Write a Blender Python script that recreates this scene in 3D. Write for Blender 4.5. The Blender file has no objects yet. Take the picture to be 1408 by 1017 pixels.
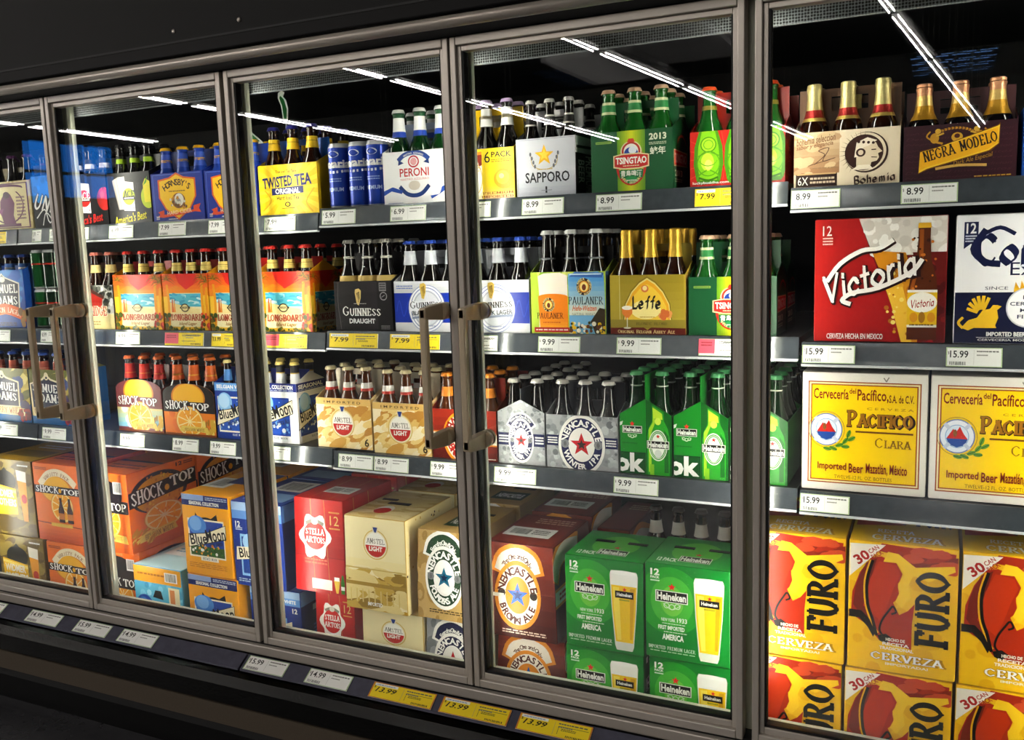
import bpy, bmesh, math, random
from mathutils import Vector, Matrix
from mathutils.geometry import tessellate_polygon
C = bpy.context.scene.collection
SC = bpy.context.scene
PI = math.pi

# ---------------------------------------------------------------- camera, world, exposure
cd = bpy.data.cameras.new('camera'); cam = bpy.data.objects.new('camera', cd); C.objects.link(cam)
cd.sensor_width = 36.0; cd.lens = 31.694; cd.clip_start = 0.02; cd.clip_end = 200
cam.location = (0.3457, -1.8290, 1.4002); cam.rotation_euler = (1.43466, 0.03183, 0.44146)
SC.camera = cam
w = bpy.data.worlds.new('store_air'); SC.world = w; w.use_nodes = True
w.node_tree.nodes['Background'].inputs[0].default_value = (0.55, 0.65, 0.9, 1)
w.node_tree.nodes['Background'].inputs[1].default_value = 0.02
SC.view_settings.view_transform = 'Standard'; SC.view_settings.look = 'None'
SC.view_settings.gamma = 1.0; SC.view_settings.use_curve_mapping = False
SC.view_settings.exposure = 0.52
LED_STRENGTH = 46.0        # the white tubes on the mullions inside the case
TUBE_STRENGTH = 165.0       # the store's ceiling strip lights
SKY_STRENGTH = 3.0         # daylight in the skylights and far window

# ---------------------------------------------------------------- helpers
INK = 1.12        # printed inks are denser than their screen values
_ic = {}
def ink(h):
    if not isinstance(h, str): return h
    if h not in _ic: c = lin(h); _ic[h] = (c[0]**INK, c[1]**INK, c[2]**INK, 1.0)
    return _ic[h]
def lin(h):
    if not isinstance(h, str): return h
    o = []
    for i in (0, 2, 4):
        c = int(h[i:i+2], 16) / 255
        o.append(c / 12.92 if c <= 0.04045 else ((c + 0.055) / 1.055) ** 2.4)
    return (o[0], o[1], o[2], 1.0)

MATS = {}
def pmat(name, col=None, rough=0.4, metal=0.0, spec=0.5, bump=0.0, bscale=200.0, emit=0.0, vary=0.0, coat=0.0):
    """principled material; col None reads the printed colour attribute"""
    if name in MATS: return MATS[name]
    m = bpy.data.materials.new(name); m.use_nodes = True
    nt = m.node_tree; b = nt.nodes['Principled BSDF']
    b.inputs['Roughness'].default_value = rough; b.inputs['Metallic'].default_value = metal
    b.inputs['Specular IOR Level'].default_value = spec
    b.inputs['Coat Weight'].default_value = coat; b.inputs['Coat Roughness'].default_value = 0.08
    if col is None:
        a = nt.nodes.new('ShaderNodeAttribute'); a.attribute_name = 'Col'
        src = a.outputs['Color']
    else:
        a = nt.nodes.new('ShaderNodeRGB'); a.outputs[0].default_value = lin(col); src = a.outputs[0]
    tc = nt.nodes.new('ShaderNodeTexCoord')
    n = nt.nodes.new('ShaderNodeTexNoise'); n.inputs['Scale'].default_value = bscale
    nt.links.new(tc.outputs['Object'], n.inputs['Vector'])
    if vary:
        mx = nt.nodes.new('ShaderNodeMix'); mx.data_type = 'RGBA'; mx.blend_type = 'MULTIPLY'
        mr = nt.nodes.new('ShaderNodeMapRange'); mr.inputs['To Min'].default_value = 1 - vary; mr.inputs['To Max'].default_value = 1 + vary
        nt.links.new(n.outputs['Fac'], mr.inputs['Value']); mx.inputs['Factor'].default_value = 1.0
        nt.links.new(src, mx.inputs['A']); nt.links.new(mr.outputs[0], mx.inputs['B']); src = mx.outputs['Result']
    nt.links.new(src, b.inputs['Base Color'])
    if bump:
        bp = nt.nodes.new('ShaderNodeBump'); bp.inputs['Strength'].default_value = bump; bp.inputs['Distance'].default_value = 0.002
        nt.links.new(n.outputs['Fac'], bp.inputs['Height']); nt.links.new(bp.outputs[0], b.inputs['Normal'])
    if emit:
        b.inputs['Emission Color'].default_value = lin(col); b.inputs['Emission Strength'].default_value = emit
    MATS[name] = m; return m

PRINT = pmat('printed_board', None, 0.34, 0, 0.3, 0.04, 350)
PAPER = pmat('tag_paper', None, 0.5, 0, 0.4)
FOIL = pmat('neck_foil', None, 0.33, 0.65, 0.5, 0.6, 260)
CAPM = pmat('cap_metal', None, 0.3, 0.15, 0.5)
BROWN = pmat('brown_glass', '1e0a03', 0.06, 0, 0.65)
DARK = pmat('black_glass', '0a0706', 0.06, 0, 0.65)
GREEN = pmat('green_glass', '072a0d', 0.06, 0, 0.65)
LGREEN = pmat('light_green_glass', '14521a', 0.06, 0, 0.65)
BLUEG = pmat('blue_sleeve', '1f3f9c', 0.15, 0, 0.5)
AMBER = pmat('amber_glass', '4a2208', 0.06, 0, 0.65)
ALU = pmat('satin_aluminium', 'b4aca2', 0.34, 0.3, 0.5, 0.05, 120, vary=0.04)
ALUD = pmat('dark_aluminium', '6d6963', 0.35, 0.5, 0.5, 0.05, 120, vary=0.04)
BRONZE = pmat('bronze_handle', 'bfae92', 0.32, 0.15, 0.5, 0.05, 150, vary=0.05)
POSTM = pmat('grey_post', 'a3a596', 0.4, 0.1, 0.5, vary=0.03, bscale=40)
BLACK = pmat('black_panel', '040405', 0.6, 0, 0.15, 0.03, 90, vary=0.15)
GLOSSB = pmat('gloss_black_bumper', '020202', 0.25, 0, 0.1, 0.25, 130)
GASKET = pmat('black_gasket', '101010', 0.6, 0, 0.3, 0.05, 300)
RAILM = pmat('taupe_rail', '4a4136', 0.55, 0.0, 0.3, 0.1, 260, vary=0.25)
INNER = pmat('case_liner', '0d0d0e', 0.5, 0, 0.3, 0.02, 60, vary=0.1)
SHELFM = pmat('shelf_steel', '2a2a2c', 0.35, 0.4, 0.5, 0.03, 100)
RAILP = pmat('price_rail_plastic', '3a4046', 0.16, 0.15, 0.6, 0.2, 45, vary=0.3)
RAILV = pmat('slate_rail_plastic', '50505e', 0.22, 0.15, 0.6, 0.2, 45, vary=0.25)
LIPM = pmat('clear_lip', 'c4c8ca', 0.2, 0.1, 0.6, vary=0.05)
LED = pmat('led_tube', 'fffaf0', 0.5, emit=LED_STRENGTH)
FLUO = pmat('ceiling_tube', 'fff7ee', 0.5, emit=TUBE_STRENGTH)
SKYL = pmat('skylight_glow', '6fa0e8', 0.5, emit=SKY_STRENGTH)
BLUEW = pmat('blue_window_glow', '1668c4', 0.5, emit=SKY_STRENGTH * 1.1)
YEL = pmat('yellow_plastic', 'f2c21c', 0.35)

def honeycomb_mat():
    m = pmat('honeycomb_grille', '77797a', 0.45, 0.2)
    nt = m.node_tree; b = nt.nodes['Principled BSDF']
    tc = nt.nodes.new('ShaderNodeTexCoord'); v = nt.nodes.new('ShaderNodeTexVoronoi'); v.inputs['Scale'].default_value = 170; v.inputs['Randomness'].default_value = 0.15
    r = nt.nodes.new('ShaderNodeValToRGB'); r.color_ramp.elements[0].color = lin('050505'); r.color_ramp.elements[1].color = lin('8f9496')
    r.color_ramp.elements[0].position = 0.32; r.color_ramp.elements[1].position = 0.5
    nt.links.new(tc.outputs['Object'], v.inputs['Vector']); nt.links.new(v.outputs['Distance'], r.inputs[0]); nt.links.new(r.outputs[0], b.inputs['Base Color'])
    return m
HONEY = honeycomb_mat()

def glass_mat():
    m = bpy.data.materials.new('door_glass'); m.use_nodes = True; nt = m.node_tree
    for n in list(nt.nodes): nt.nodes.remove(n)
    out = nt.nodes.new('ShaderNodeOutputMaterial'); mix = nt.nodes.new('ShaderNodeMixShader')
    tr = nt.nodes.new('ShaderNodeBsdfTransparent'); tr.inputs[0].default_value = (0.985, 0.992, 0.988, 1)
    gl = nt.nodes.new('ShaderNodeBsdfGlossy'); gl.inputs['Roughness'].default_value = 0.0
    lw = nt.nodes.new('ShaderNodeLayerWeight'); lw.inputs['Blend'].default_value = 0.5
    pw = nt.nodes.new('ShaderNodeMath'); pw.operation = 'POWER'; pw.inputs[1].default_value = 5.0
    ml = nt.nodes.new('ShaderNodeMath'); ml.operation = 'MULTIPLY_ADD'; ml.inputs[1].default_value = 0.955; ml.inputs[2].default_value = 0.04
    nt.links.new(lw.outputs['Facing'], pw.inputs[0]); nt.links.new(pw.outputs[0], ml.inputs[0])
    nt.links.new(ml.outputs[0], mix.inputs[0]); nt.links.new(tr.outputs[0], mix.inputs[1]); nt.links.new(gl.outputs[0], mix.inputs[2])
    nt.links.new(mix.outputs[0], out.inputs[0]); return m
GLASS = glass_mat()

class MB:
    def __init__(s): s.v = []; s.f = []; s.c = []; s.sm = []
    def face(s, pts, col, smooth=False):
        b = len(s.v); s.v += [tuple(p) for p in pts]; s.f.append(tuple(range(b, b + len(pts)))); s.c.append(ink(col)); s.sm.append(smooth)
    def box(s, x0, x1, y0, y1, z0, z1, col='808080'):
        b = len(s.v)
        s.v += [(x0,y0,z0),(x1,y0,z0),(x1,y1,z0),(x0,y1,z0),(x0,y0,z1),(x1,y0,z1),(x1,y1,z1),(x0,y1,z1)]
        for f in ((0,3,2,1),(4,5,6,7),(0,1,5,4),(1,2,6,5),(2,3,7,6),(3,0,4,7)):
            s.f.append(tuple(b+i for i in f)); s.c.append(ink(col)); s.sm.append(False)
        return s
    def prism(s, pts, O, U, V, N, th, col):
        """outline pts in the plane O+U+V, grown th along -N"""
        O, U, V, N = Vector(O), Vector(U), Vector(V), Vector(N); n = len(pts)
        fr = [O + U*a + V*b for a, b in pts]; bk = [p - N*th for p in fr]
        s.face(fr, col); s.face(bk[::-1], col)
        for i in range(n):
            j = (i+1) % n; s.face([fr[j], fr[i], bk[i], bk[j]], col)
        return s
    def lathe(s, prof, col, n=16, o=(0,0,0), caps=True, smooth=True):
        b = len(s.v); k = len(prof)
        for z, r in prof:
            for i in range(n):
                a = 2*PI*i/n; s.v.append((o[0]+r*math.cos(a), o[1]+r*math.sin(a), o[2]+z))
        for j in range(k-1):
            cc = col(j) if callable(col) else col
            for i in range(n):
                q = (i+1) % n
                s.f.append((b+j*n+i, b+j*n+q, b+(j+1)*n+q, b+(j+1)*n+i)); s.c.append(ink(cc)); s.sm.append(smooth)
        if caps:
            cc = col(0) if callable(col) else col; s.f.append(tuple(b+i for i in range(n))[::-1]); s.c.append(ink(cc)); s.sm.append(False)
            cc = col(k-2) if callable(col) else col; s.f.append(tuple(b+(k-1)*n+i for i in range(n))); s.c.append(ink(cc)); s.sm.append(False)
        return s
    def tube(s, p, q, r, col='808080', n=12):
        p, q = Vector(p), Vector(q); d = (q-p).normalized(); a = d.orthogonal().normalized(); c = d.cross(a); b = len(s.v)
        for e in (p, q):
            for i in range(n):
                t = 2*PI*i/n; s.v.append(tuple(e + a*r*math.cos(t) + c*r*math.sin(t)))
        for i in range(n):
            j = (i+1) % n; s.f.append((b+i, b+j, b+n+j, b+n+i)); s.c.append(ink(col)); s.sm.append(True)
        for e in (tuple(b+i for i in range(n))[::-1], tuple(b+n+i for i in range(n))):
            s.f.append(e); s.c.append(ink(col)); s.sm.append(False)
        return s
    def hull(s, pts, col, ch=0.003):
        """convex body of the points with small chamfers"""
        bm = bmesh.new()
        for p in pts: bm.verts.new(p)
        bmesh.ops.convex_hull(bm, input=bm.verts[:]); bmesh.ops.dissolve_limit(bm, angle_limit=0.02, verts=bm.verts[:], edges=bm.edges[:])
        bmesh.ops.bevel(bm, geom=bm.edges[:], offset=ch, segments=2, affect='EDGES', profile=0.5)
        bmesh.ops.recalc_face_normals(bm, faces=bm.faces[:])
        b = len(s.v); bm.verts.index_update(); s.v += [tuple(v.co) for v in bm.verts]
        for f in bm.faces: s.f.append(tuple(b+v.index for v in f.verts)); s.c.append(ink(col)); s.sm.append(False)
        bm.free(); return s
    def art(s, a, O, U, V, N, base=0.0004):
        """lay a printed design on the plane O+U+V facing N"""
        O, U, V, N = Vector(O), Vector(U), Vector(V), Vector(N)
        for lift, tris, col in a.out():
            for t, d in tris:
                off = N * (base + lift + d); s.face([O + U*p[0] + V*p[1] + off for p in t], col)
        return s
    def wrap(s, a, r, z0, base=0.0005):
        """lay a design round a can of radius r, its middle towards -y"""
        for lift, tris, col in a.out():
            for t, d in tris:
                R = r + base + lift + d
                s.face([(R*math.sin((p[0]-a.w/2)/r), -R*math.cos((p[0]-a.w/2)/r), z0 + p[1]) for p in t], col)
        return s
    def mesh(s, name, mat):
        m = bpy.data.meshes.new(name); m.from_pydata(s.v, [], s.f)
        at = m.color_attributes.new('Col', 'FLOAT_COLOR', 'CORNER'); cols = []
        for f, c in zip(s.f, s.c): cols += list(c) * len(f)
        at.data.foreach_set('color', cols); m.polygons.foreach_set('use_smooth', s.sm)
        m.materials.append(mat); m.update(); return m
    def build(s, name, mat, parent=None, loc=(0,0,0), bevel=0.0):
        return link(name, s.mesh(name, mat), parent, loc, bevel)

def link(name, me, parent=None, loc=(0,0,0), bevel=0.0):
    o = bpy.data.objects.new(name, me); C.objects.link(o); o.location = loc
    if parent: o.parent = parent
    if bevel:
        b = o.modifiers.new('soft_edges', 'BEVEL'); b.width = bevel; b.segments = 2; b.limit_method = 'ANGLE'
    return o
def tag(o, label, cat, group=None, kind=None):
    o['label'] = label; o['category'] = cat
    if group: o['group'] = group
    if kind: o['kind'] = kind
    return o
def thing(name, label, cat, loc=(0,0,0), rz=0, group=None):
    o = bpy.data.objects.new(name, None); C.objects.link(o); o.location = loc; o.rotation_euler = (0,0,rz); o.empty_display_size = 0.05
    return tag(o, label, cat, group)
def struct(o): o['kind'] = 'structure'; return o
def dup(o, loc, label):
    r = o.copy(); C.objects.link(r); r.location = loc; r['label'] = label
    for ch in list(o.children):
        c = ch.copy(); C.objects.link(c); c.parent = r
        for g in list(ch.children):
            d = g.copy(); C.objects.link(d); d.parent = c
    return r

# ---------------------------------------------------------------- lettering
_gc = {}
def sans(s, style):
    k = (s, style)
    if k in _gc: return _gc[k]
    cu = bpy.data.curves.new('t', 'FONT'); cu.body = s; cu.resolution_u = 2; cu.fill_mode = 'FRONT'
    if 'b' in style: cu.offset = 0.018
    if 'h' in style: cu.offset = 0.034
    if 'i' in style: cu.shear = 0.3
    ob = bpy.data.objects.new('t', cu); me = bpy.data.meshes.new_from_object(ob)
    tris = [[(me.vertices[i].co.x, me.vertices[i].co.y) for i in p.vertices] for p in me.polygons]
    bpy.data.meshes.remove(me); bpy.data.objects.remove(ob); bpy.data.curves.remove(cu)
    _gc[k] = tris; return tris
# pen-stroke alphabet on an 8 by 10 grid: width, strokes ("~" curves)
PEN = {'A':(8,'00-4a 4a-80 23-63'),'B':(7,'10-1a ~1a-4a-69-67-45-15 ~15-45-64-71-40-10'),'C':(8,'~78-69-4a-29-07-03-21-40-61-72'),
'D':(8,'10-1a ~1a-4a-68-75-62-40-10'),'E':(7,'10-1a 1a-6a 15-55 10-60 6a-68 60-62'),'F':(6,'10-1a 1a-6a 15-55 6a-68'),'G':(8,'~78-69-4a-29-07-03-21-40-61-72 72-74 54-84'),
'H':(8,'10-1a 70-7a 15-75'),'I':(2,'10-1a'),'K':(8,'10-1a 7a-15 36-80'),'L':(6,'10-1a 10-60 60-62'),'M':(9,'10-1a 1a-52 52-8a 8a-80'),
'N':(8,'10-1a 1a-70 70-7a'),'O':(8,'~40-12-05-18-4a-78-85-72-40'),'P':(7,'10-1a ~1a-4a-69-67-45-15'),'R':(8,'10-1a ~1a-4a-69-67-45-15 35-80'),
'S':(7,'~68-49-29-18-17-35-53-62-51-30-11-02'),'T':(8,'40-4a 0a-8a 0a-08 8a-88'),'U':(8,'~1a-13-30-50-73-7a'),'V':(8,'0a-40 40-8a'),
'W':(10,'0a-30 30-58 58-70 70-aa'),'X':(8,'0a-80 8a-00'),'Y':(8,'0a-45 8a-45 45-40'),'Z':(7,'0a-7a 7a-00 00-70'),"'":(2,'1a-18'),
'a':(6,'~55-36-04-02-20-52 56-50'),'c':(5,'~54-36-04-02-20-51'),'e':(6,'03-53 ~53-45-26-04-02-20-51'),'f':(4,'~59-4a-38-20 06-46'),
'h':(6,'1a-10 ~14-36-55-50'),'i':(2,'16-10 19-18'),'m':(9,'16-10 ~14-36-45-40 ~44-66-75-70'),'n':(6,'16-10 ~14-36-55-50'),
'o':(6,'~30-02-04-36-64-62-30'),'r':(4,'16-10 ~14-36-46'),'t':(4,'29-20 06-46'),'x':(6,'06-60 66-00'),' ':(4,'')}
PENS = {'r':(0.0,1.8,0.7,True,0.0),'R':(0.0,2.4,1.0,True,0.0),'k':(0.75,2.9,0.8,False,0.0),'v':(0.45,2.3,1.3,False,0.35),'w':(0.0,2.4,1.4,True,0.0),'F':(0.0,3.3,1.5,True,0.0)}
def _cr(P):
    o = []
    for i in range(len(P)-1):
        a = P[max(i-1,0)]; b = P[i]; c = P[i+1]; d = P[min(i+2,len(P)-1)]
        for t in (0, .25, .5, .75):
            o.append(tuple(.5*(2*b[k]+(c[k]-a[k])*t+(2*a[k]-5*b[k]+4*c[k]-d[k])*t*t+(3*b[k]-a[k]-3*c[k]+d[k])*t**3) for k in (0,1)))
    return o + [P[-1]]
def pen(s, style, grow=0.0):
    k = (s, style, grow)
    if k in _gc: return _gc[k]
    th, nw, thin, serif, sh = PENS[style]; nw += grow; thin += grow; x = 0.0; T = []
    nx, ny = math.cos(th)*nw/2, math.sin(th)*nw/2
    def seg(p, q):
        T.append([(p[0]-nx,p[1]-ny),(q[0]-nx,q[1]-ny),(q[0]+nx,q[1]+ny),(p[0]+nx,p[1]+ny)])
        dx, dy = q[0]-p[0], q[1]-p[1]; L = math.hypot(dx, dy) or 1; ux, uy = dx/L*thin/2, dy/L*thin/2
        T.append([(p[0]-ux+uy,p[1]-uy-ux),(q[0]+ux+uy,q[1]+uy-ux),(q[0]+ux-uy,q[1]+uy+ux),(p[0]-ux-uy,p[1]-uy+ux)])
    first = True
    for ch in s:
        sc = 1.0
        if style in 'rRwF' and ch.islower(): ch = ch.upper(); sc = 0.78
        wd, st = PEN.get(ch, PEN[' '])
        for q in st.split():
            cv = q[0] == '~'; P = [(int(c[0],16), int(c[1],16)) for c in q.lstrip('~').split('-')]
            R = _cr(P) if cv else P
            R = [(x + (a + sh*b)*sc, b*sc) for a, b in R]
            for a, b in zip(R, R[1:]): seg(a, b)
            if serif and not cv:
                for (a, b), (c, d) in ((P[0], P[-1]), (P[-1], P[0])):
                    if b in (0, 10) and abs(b-d) > 3:
                        X, Y = x + a*sc, b*sc; hw = nw/2 + 0.75
                        T.append([(X-hw,Y-thin/2),(X+hw,Y-thin/2),(X+hw,Y+thin/2),(X-hw,Y+thin/2)])
        x += (wd + (1.9 if serif else 1.7) + nw*0.25)*sc
    _gc[k] = T; return T
def glyphs(s, style, grow=0.0):
    return pen(s, style, grow) if style in PENS else sans(s, style)
def bbox(T):
    if not T: return 0, 0, 1, 1
    xs = [p[0] for t in T for p in t]; ys = [p[1] for t in T for p in t]
    return min(xs), min(ys), max(xs), max(ys)
def clip(poly, w, h0, h1):
    for ax, lim, sg in ((0,0.0,1),(0,w,-1),(1,h0,1),(1,h1,-1)):
        o = []
        for i in range(len(poly)):
            p, q = poly[i], poly[(i+1) % len(poly)]; a = (p[ax]-lim)*sg; b = (q[ax]-lim)*sg
            if a >= 0: o.append(p)
            if (a >= 0) != (b >= 0):
                t = a/(a-b); o.append((p[0]+(q[0]-p[0])*t, p[1]+(q[1]-p[1])*t))
        poly = o
        if len(poly) < 3: return None
    return poly

class Art:
    """a printed design; x and y run 0..1 over the panel"""
    def __init__(s, w, h, top=1.0): s.w = w; s.h = h; s.top = top; s.ops = []
    def add(s, polys, col, ov=0): s.ops.append((polys, col, ov))     # ov: the pieces may overlap, so each gets its own hair of height
    def M(s, pts): return [(x*s.w, y*s.h) for x, y in pts]
    def r(s, x0, y0, x1, y1, c): s.add([s.M([(x0,y0),(x1,y0),(x1,y1),(x0,y1)])], c)
    def p(s, pts, c):
        P = s.M(pts); T = tessellate_polygon([[Vector((a,b,0)) for a, b in P]])
        s.add([[P[i] for i in t] for t in T], c)
    def e(s, cx, cy, rx, ry, c, a0=0, a1=360, n=32):
        P = s.M([(cx+rx*math.cos(math.radians(a0+(a1-a0)*i/n)), cy+ry*math.sin(math.radians(a0+(a1-a0)*i/n))) for i in range(n+(a1-a0<360))]); s.add([P], c)
    def star(s, cx, cy, r, c, k=0.42, rot=90):
        R = r*s.w; X, Y = cx*s.w, cy*s.h
        P = [(X+R*(k if i % 2 else 1)*math.cos(math.radians(rot+36*i)), Y+R*(k if i % 2 else 1)*math.sin(math.radians(rot+36*i))) for i in range(10)]
        s.add([[(X,Y),P[(i-1) % 10],P[i],P[(i+1) % 10]] for i in range(0,10,2)], c)
    def l(s, pts, wd, c, curve=False, taper=False):
        P = s.M(_cr(pts) if curve else pts); o = []; n = len(P); W = wd*s.w/2
        for i, (p, q) in enumerate(zip(P, P[1:])):
            k0 = (1-i/(n-1)) if taper else 1; k1 = (1-(i+1)/(n-1)) if taper else 1
            dx, dy = q[0]-p[0], q[1]-p[1]; L = math.hypot(dx,dy) or 1; a, b = -dy/L*W, dx/L*W; e, g = dx/L*W*.4, dy/L*W*.4
            o.append([(p[0]-a*k0-e,p[1]-b*k0-g),(q[0]-a*k1+e,q[1]-b*k1+g),(q[0]+a*k1+e,q[1]+b*k1+g),(p[0]+a*k0-e,p[1]+b*k0-g)])
        s.add(o, c, 4)
    def ring(s, cx, cy, rx, ry, wd, c, a0=0, a1=360, n=32): s.l([(cx+rx*math.cos(math.radians(a0+(a1-a0)*i/n)), cy+ry*math.sin(math.radians(a0+(a1-a0)*i/n))) for i in range(n+1)], wd, c)
    def t(s, x0, y0, x1, y1, txt, c, st='b', rot=0, out=None, ow=1.4, sh=(0,0)):
        """text fitted to a box; rot 90 or -90 turns it, other angles tilt it about its middle"""
        T0 = glyphs(txt, st)
        a, b, d, e = bbox(T0); W, H = (x1-x0)*s.w, (y1-y0)*s.h; ox, oy = x0*s.w, y0*s.h
        big = abs(rot) == 90
        if big: sx, sy = H/(d-a), W/(e-b)
        else: sx, sy = W/(d-a), H/(e-b)
        def m(p):
            u, v = (p[0]-a)*sx, (p[1]-b)*sy
            if rot == 90: return (ox + W - v, oy + u)
            if rot == -90: return (ox + v, oy + H - u)
            if rot:
                g = math.radians(rot); u -= W/2; v -= H/2
                return (ox+W/2+u*math.cos(g)-v*math.sin(g), oy+H/2+u*math.sin(g)+v*math.cos(g))
            return (ox+u, oy+v)
        if out:
            if st in PENS: s.add([[m(p) for p in t] for t in glyphs(txt, st, ow)], out, 14)
            else:
                d_ = ow*0.006*s.w; P = [[m(p) for p in t] for t in T0]
                [s.add([[(p[0]+i*d_, p[1]+j*d_) for p in t] for t in P], out) for i in (-1,1) for j in (-1,1)]
        s.add([[m(p) for p in t] for t in T0], c, 14 if st in PENS else 0)
    def at(s, txt, cx, cy, r, ry, a0, a1, h, c, st='b', flip=False):
        """text round an ellipse from angle a0 to a1"""
        X, Y, A, B = cx*s.w, cy*s.h, r*s.w, ry*s.h; n = len(txt); H = h*s.h; o = []
        for i, ch in enumerate(txt):
            if ch == ' ': continue
            T = glyphs(ch, st); a, b, d, e = bbox(T); k = H/(10.6 if st in PENS else 0.72); mid = (a+d)/2
            t = math.radians(a0+(a1-a0)*(i+.5)/n); px, py = X+A*math.cos(t), Y+B*math.sin(t)
            g = math.atan2(B*math.cos(t), -A*math.sin(t)) + (0 if flip else PI)
            for q in T: o.append([(px+(u-mid)*k*math.cos(g)-v*k*math.sin(g), py+(u-mid)*k*math.sin(g)+v*k*math.cos(g)) for u, v in q])
        s.add(o, c, 14 if st in PENS else 0)
    def fine(s, x0, y0, x1, y1, n, c, seed=1):
        """rows of print too small to read"""
        R = random.Random(seed); o = []; hh = (y1-y0)/n
        for i in range(n):
            x = x0; y = y1-(i+.5)*hh
            while x < x1:
                L = R.uniform(.04,.11)*(x1-x0)*1.3; o.append(s.M([(x,y-hh*.26),(min(x+L,x1),y-hh*.26),(min(x+L,x1),y+hh*.26),(x,y+hh*.26)])); x += L*1.25
        s.add(o, c)
    def bars(s, x0, y0, x1, y1, c='20222a', n=16, seed=3):
        R = random.Random(seed); o = []; k = (x1-x0)/n
        for i in range(n):
            x = x0+i*k; o.append(s.M([(x,y0),(x+k*R.uniform(.3,.75),y0),(x+k*R.uniform(.3,.75),y1),(x,y1)]))
        s.add(o, c)
    def blobs(s, x0, y0, x1, y1, n, cols, a, b, seed=1, el=1.0, ang=None):
        R = random.Random(seed); by = {}
        for i in range(n):
            cx, cy, rr = R.uniform(x0,x1)*s.w, R.uniform(y0,y1)*s.h, R.uniform(a,b)*s.w; g = R.uniform(0,PI) if ang is None else math.radians(ang)+R.uniform(-.3,.3)
            by.setdefault(R.choice(cols), []).append([(cx+rr*el*math.cos(t)*math.cos(g)-rr*math.sin(t)*math.sin(g), cy+rr*el*math.cos(t)*math.sin(g)+rr*math.sin(t)*math.cos(g)) for t in [2*PI*j/8 for j in range(8)]])
        L = [(c, P[i:i+6]) for c, P in by.items() for i in range(0, len(P), 6)]; R.shuffle(L)
        for c, P in L: s.add(P, c, 6)
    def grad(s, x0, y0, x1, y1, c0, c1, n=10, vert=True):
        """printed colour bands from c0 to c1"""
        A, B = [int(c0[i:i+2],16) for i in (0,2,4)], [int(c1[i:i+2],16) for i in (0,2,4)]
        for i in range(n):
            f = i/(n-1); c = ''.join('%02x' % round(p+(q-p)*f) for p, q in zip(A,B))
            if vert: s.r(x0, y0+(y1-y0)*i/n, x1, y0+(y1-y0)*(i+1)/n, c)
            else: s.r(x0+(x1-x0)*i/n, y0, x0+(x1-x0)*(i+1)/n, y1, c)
    def out(s):
        lift = 0.0
        for polys, col, ov in s.ops:
            T = []
            for i, p in enumerate(polys):
                q = clip(p, s.w, 0, s.h*s.top)
                if q:
                    ar = sum(q[i_][0]*q[(i_+1) % len(q)][1]-q[(i_+1) % len(q)][0]*q[i_][1] for i_ in range(len(q)))
                    T.append((q if ar > 0 else q[::-1], (i % ov)*0.000007 if ov else 0.0))
            yield lift, T, col
            lift += 0.000014 + min(ov, len(polys))*0.000007


# ---------------------------------------------------------------- printed designs
W_, K_ = 'f4f3ee', '14120f'
def d_cream(a):
    a.r(0,0,1,1,'dccb9c'); a.blobs(0,0,1,1,60,['cdb884','e8dab2'],.02,.07,4)
    a.r(.04,.04,.96,.96,'6b3a5c'); a.r(.07,.06,.93,.94,'e2d3a8'); a.ring(.5,.5,.34,.36,.02,'6b3a5c')
    a.e(.5,.86,.36,.08,'6b3a5c'); a.e(.5,.83,.36,.06,'e2d3a8'); a.p([(.4,.12),(.34,.4),(.36,.6),(.46,.76),(.58,.74),(.66,.55),(.62,.3),(.66,.12)],'6a2158'); a.e(.5,.72,.07,.07,'4c1740')
    a.p([(.36,.3),(.3,.42),(.42,.45)],'8c3f78'); a.r(.24,.07,.76,.13,'6b3a5c'); a.fine(.12,.2,.3,.7,7,'8a6a7c',2); a.fine(.7,.2,.88,.7,7,'8a6a7c',5)
def d_funk(a):
    a.r(0,0,1,1,'0c1016'); a.p([(0,.5),(1,.62),(1,1),(0,1)],'1d7cc4'); a.blobs(0,.5,1,1,18,['2b93dc','14609c'],.04,.12,3)
    a.t(.06,.3,.92,.62,'UNK',W_,'v',rot=-12,out='0a0a10',ow=1.6); a.l([(.1,.2),(.4,.36),(.55,.1),(.9,.3)],.03,W_,True); a.l([(.3,.06),(.45,.3),(.7,.08)],.025,W_,True)
def d_ace(fr, tx):
    def f(a):
        a.r(0,0,1,1,'161515')
        for i,(dx) in enumerate((0,.045,.09,.135)): a.p([(.12+dx,.86+dx*.3),(.28+dx,.93),(.36+dx,.3),(.24+dx*.6,.28)], ['b9b4ac','d5d1c8','c3beb6','e2ded6'][i])
        a.p([(.24,.86),(.62,.8),(.62,.24),(.36,.26)],W_); a.e(.49,.53,.145,.165,fr); a.r(.35,.47,.63,.53,'2a1612'); a.t(.37,.52,.62,.65,'ACE', '16120c' if fr!='c4281e' else W_,'R'); a.fine(.38,.475,.61,.525,1,W_)
        a.star(.59,.3,.02,'b02020'); a.e(.94,.5,.16,.22,fr); a.e(.9,.57,.05,.07,'ffffff' if 0 else ('e2604e' if fr=='c4281e' else 'f2ee9a')); a.l([(.93,.68),(.96,.78)],.02,'4a3214')
        if fr!='c4281e': a.p([(.86,.4),(.84,.75),(.9,.86),(1,.8),(1,.4)],'e4d628'); a.p([(.84,.72),(.95,.9),(.93,.78)],'5e9c28')
        a.t(.1,.03,.88,.2,"America's Best",tx,'bi',rot=7)
    return f
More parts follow.
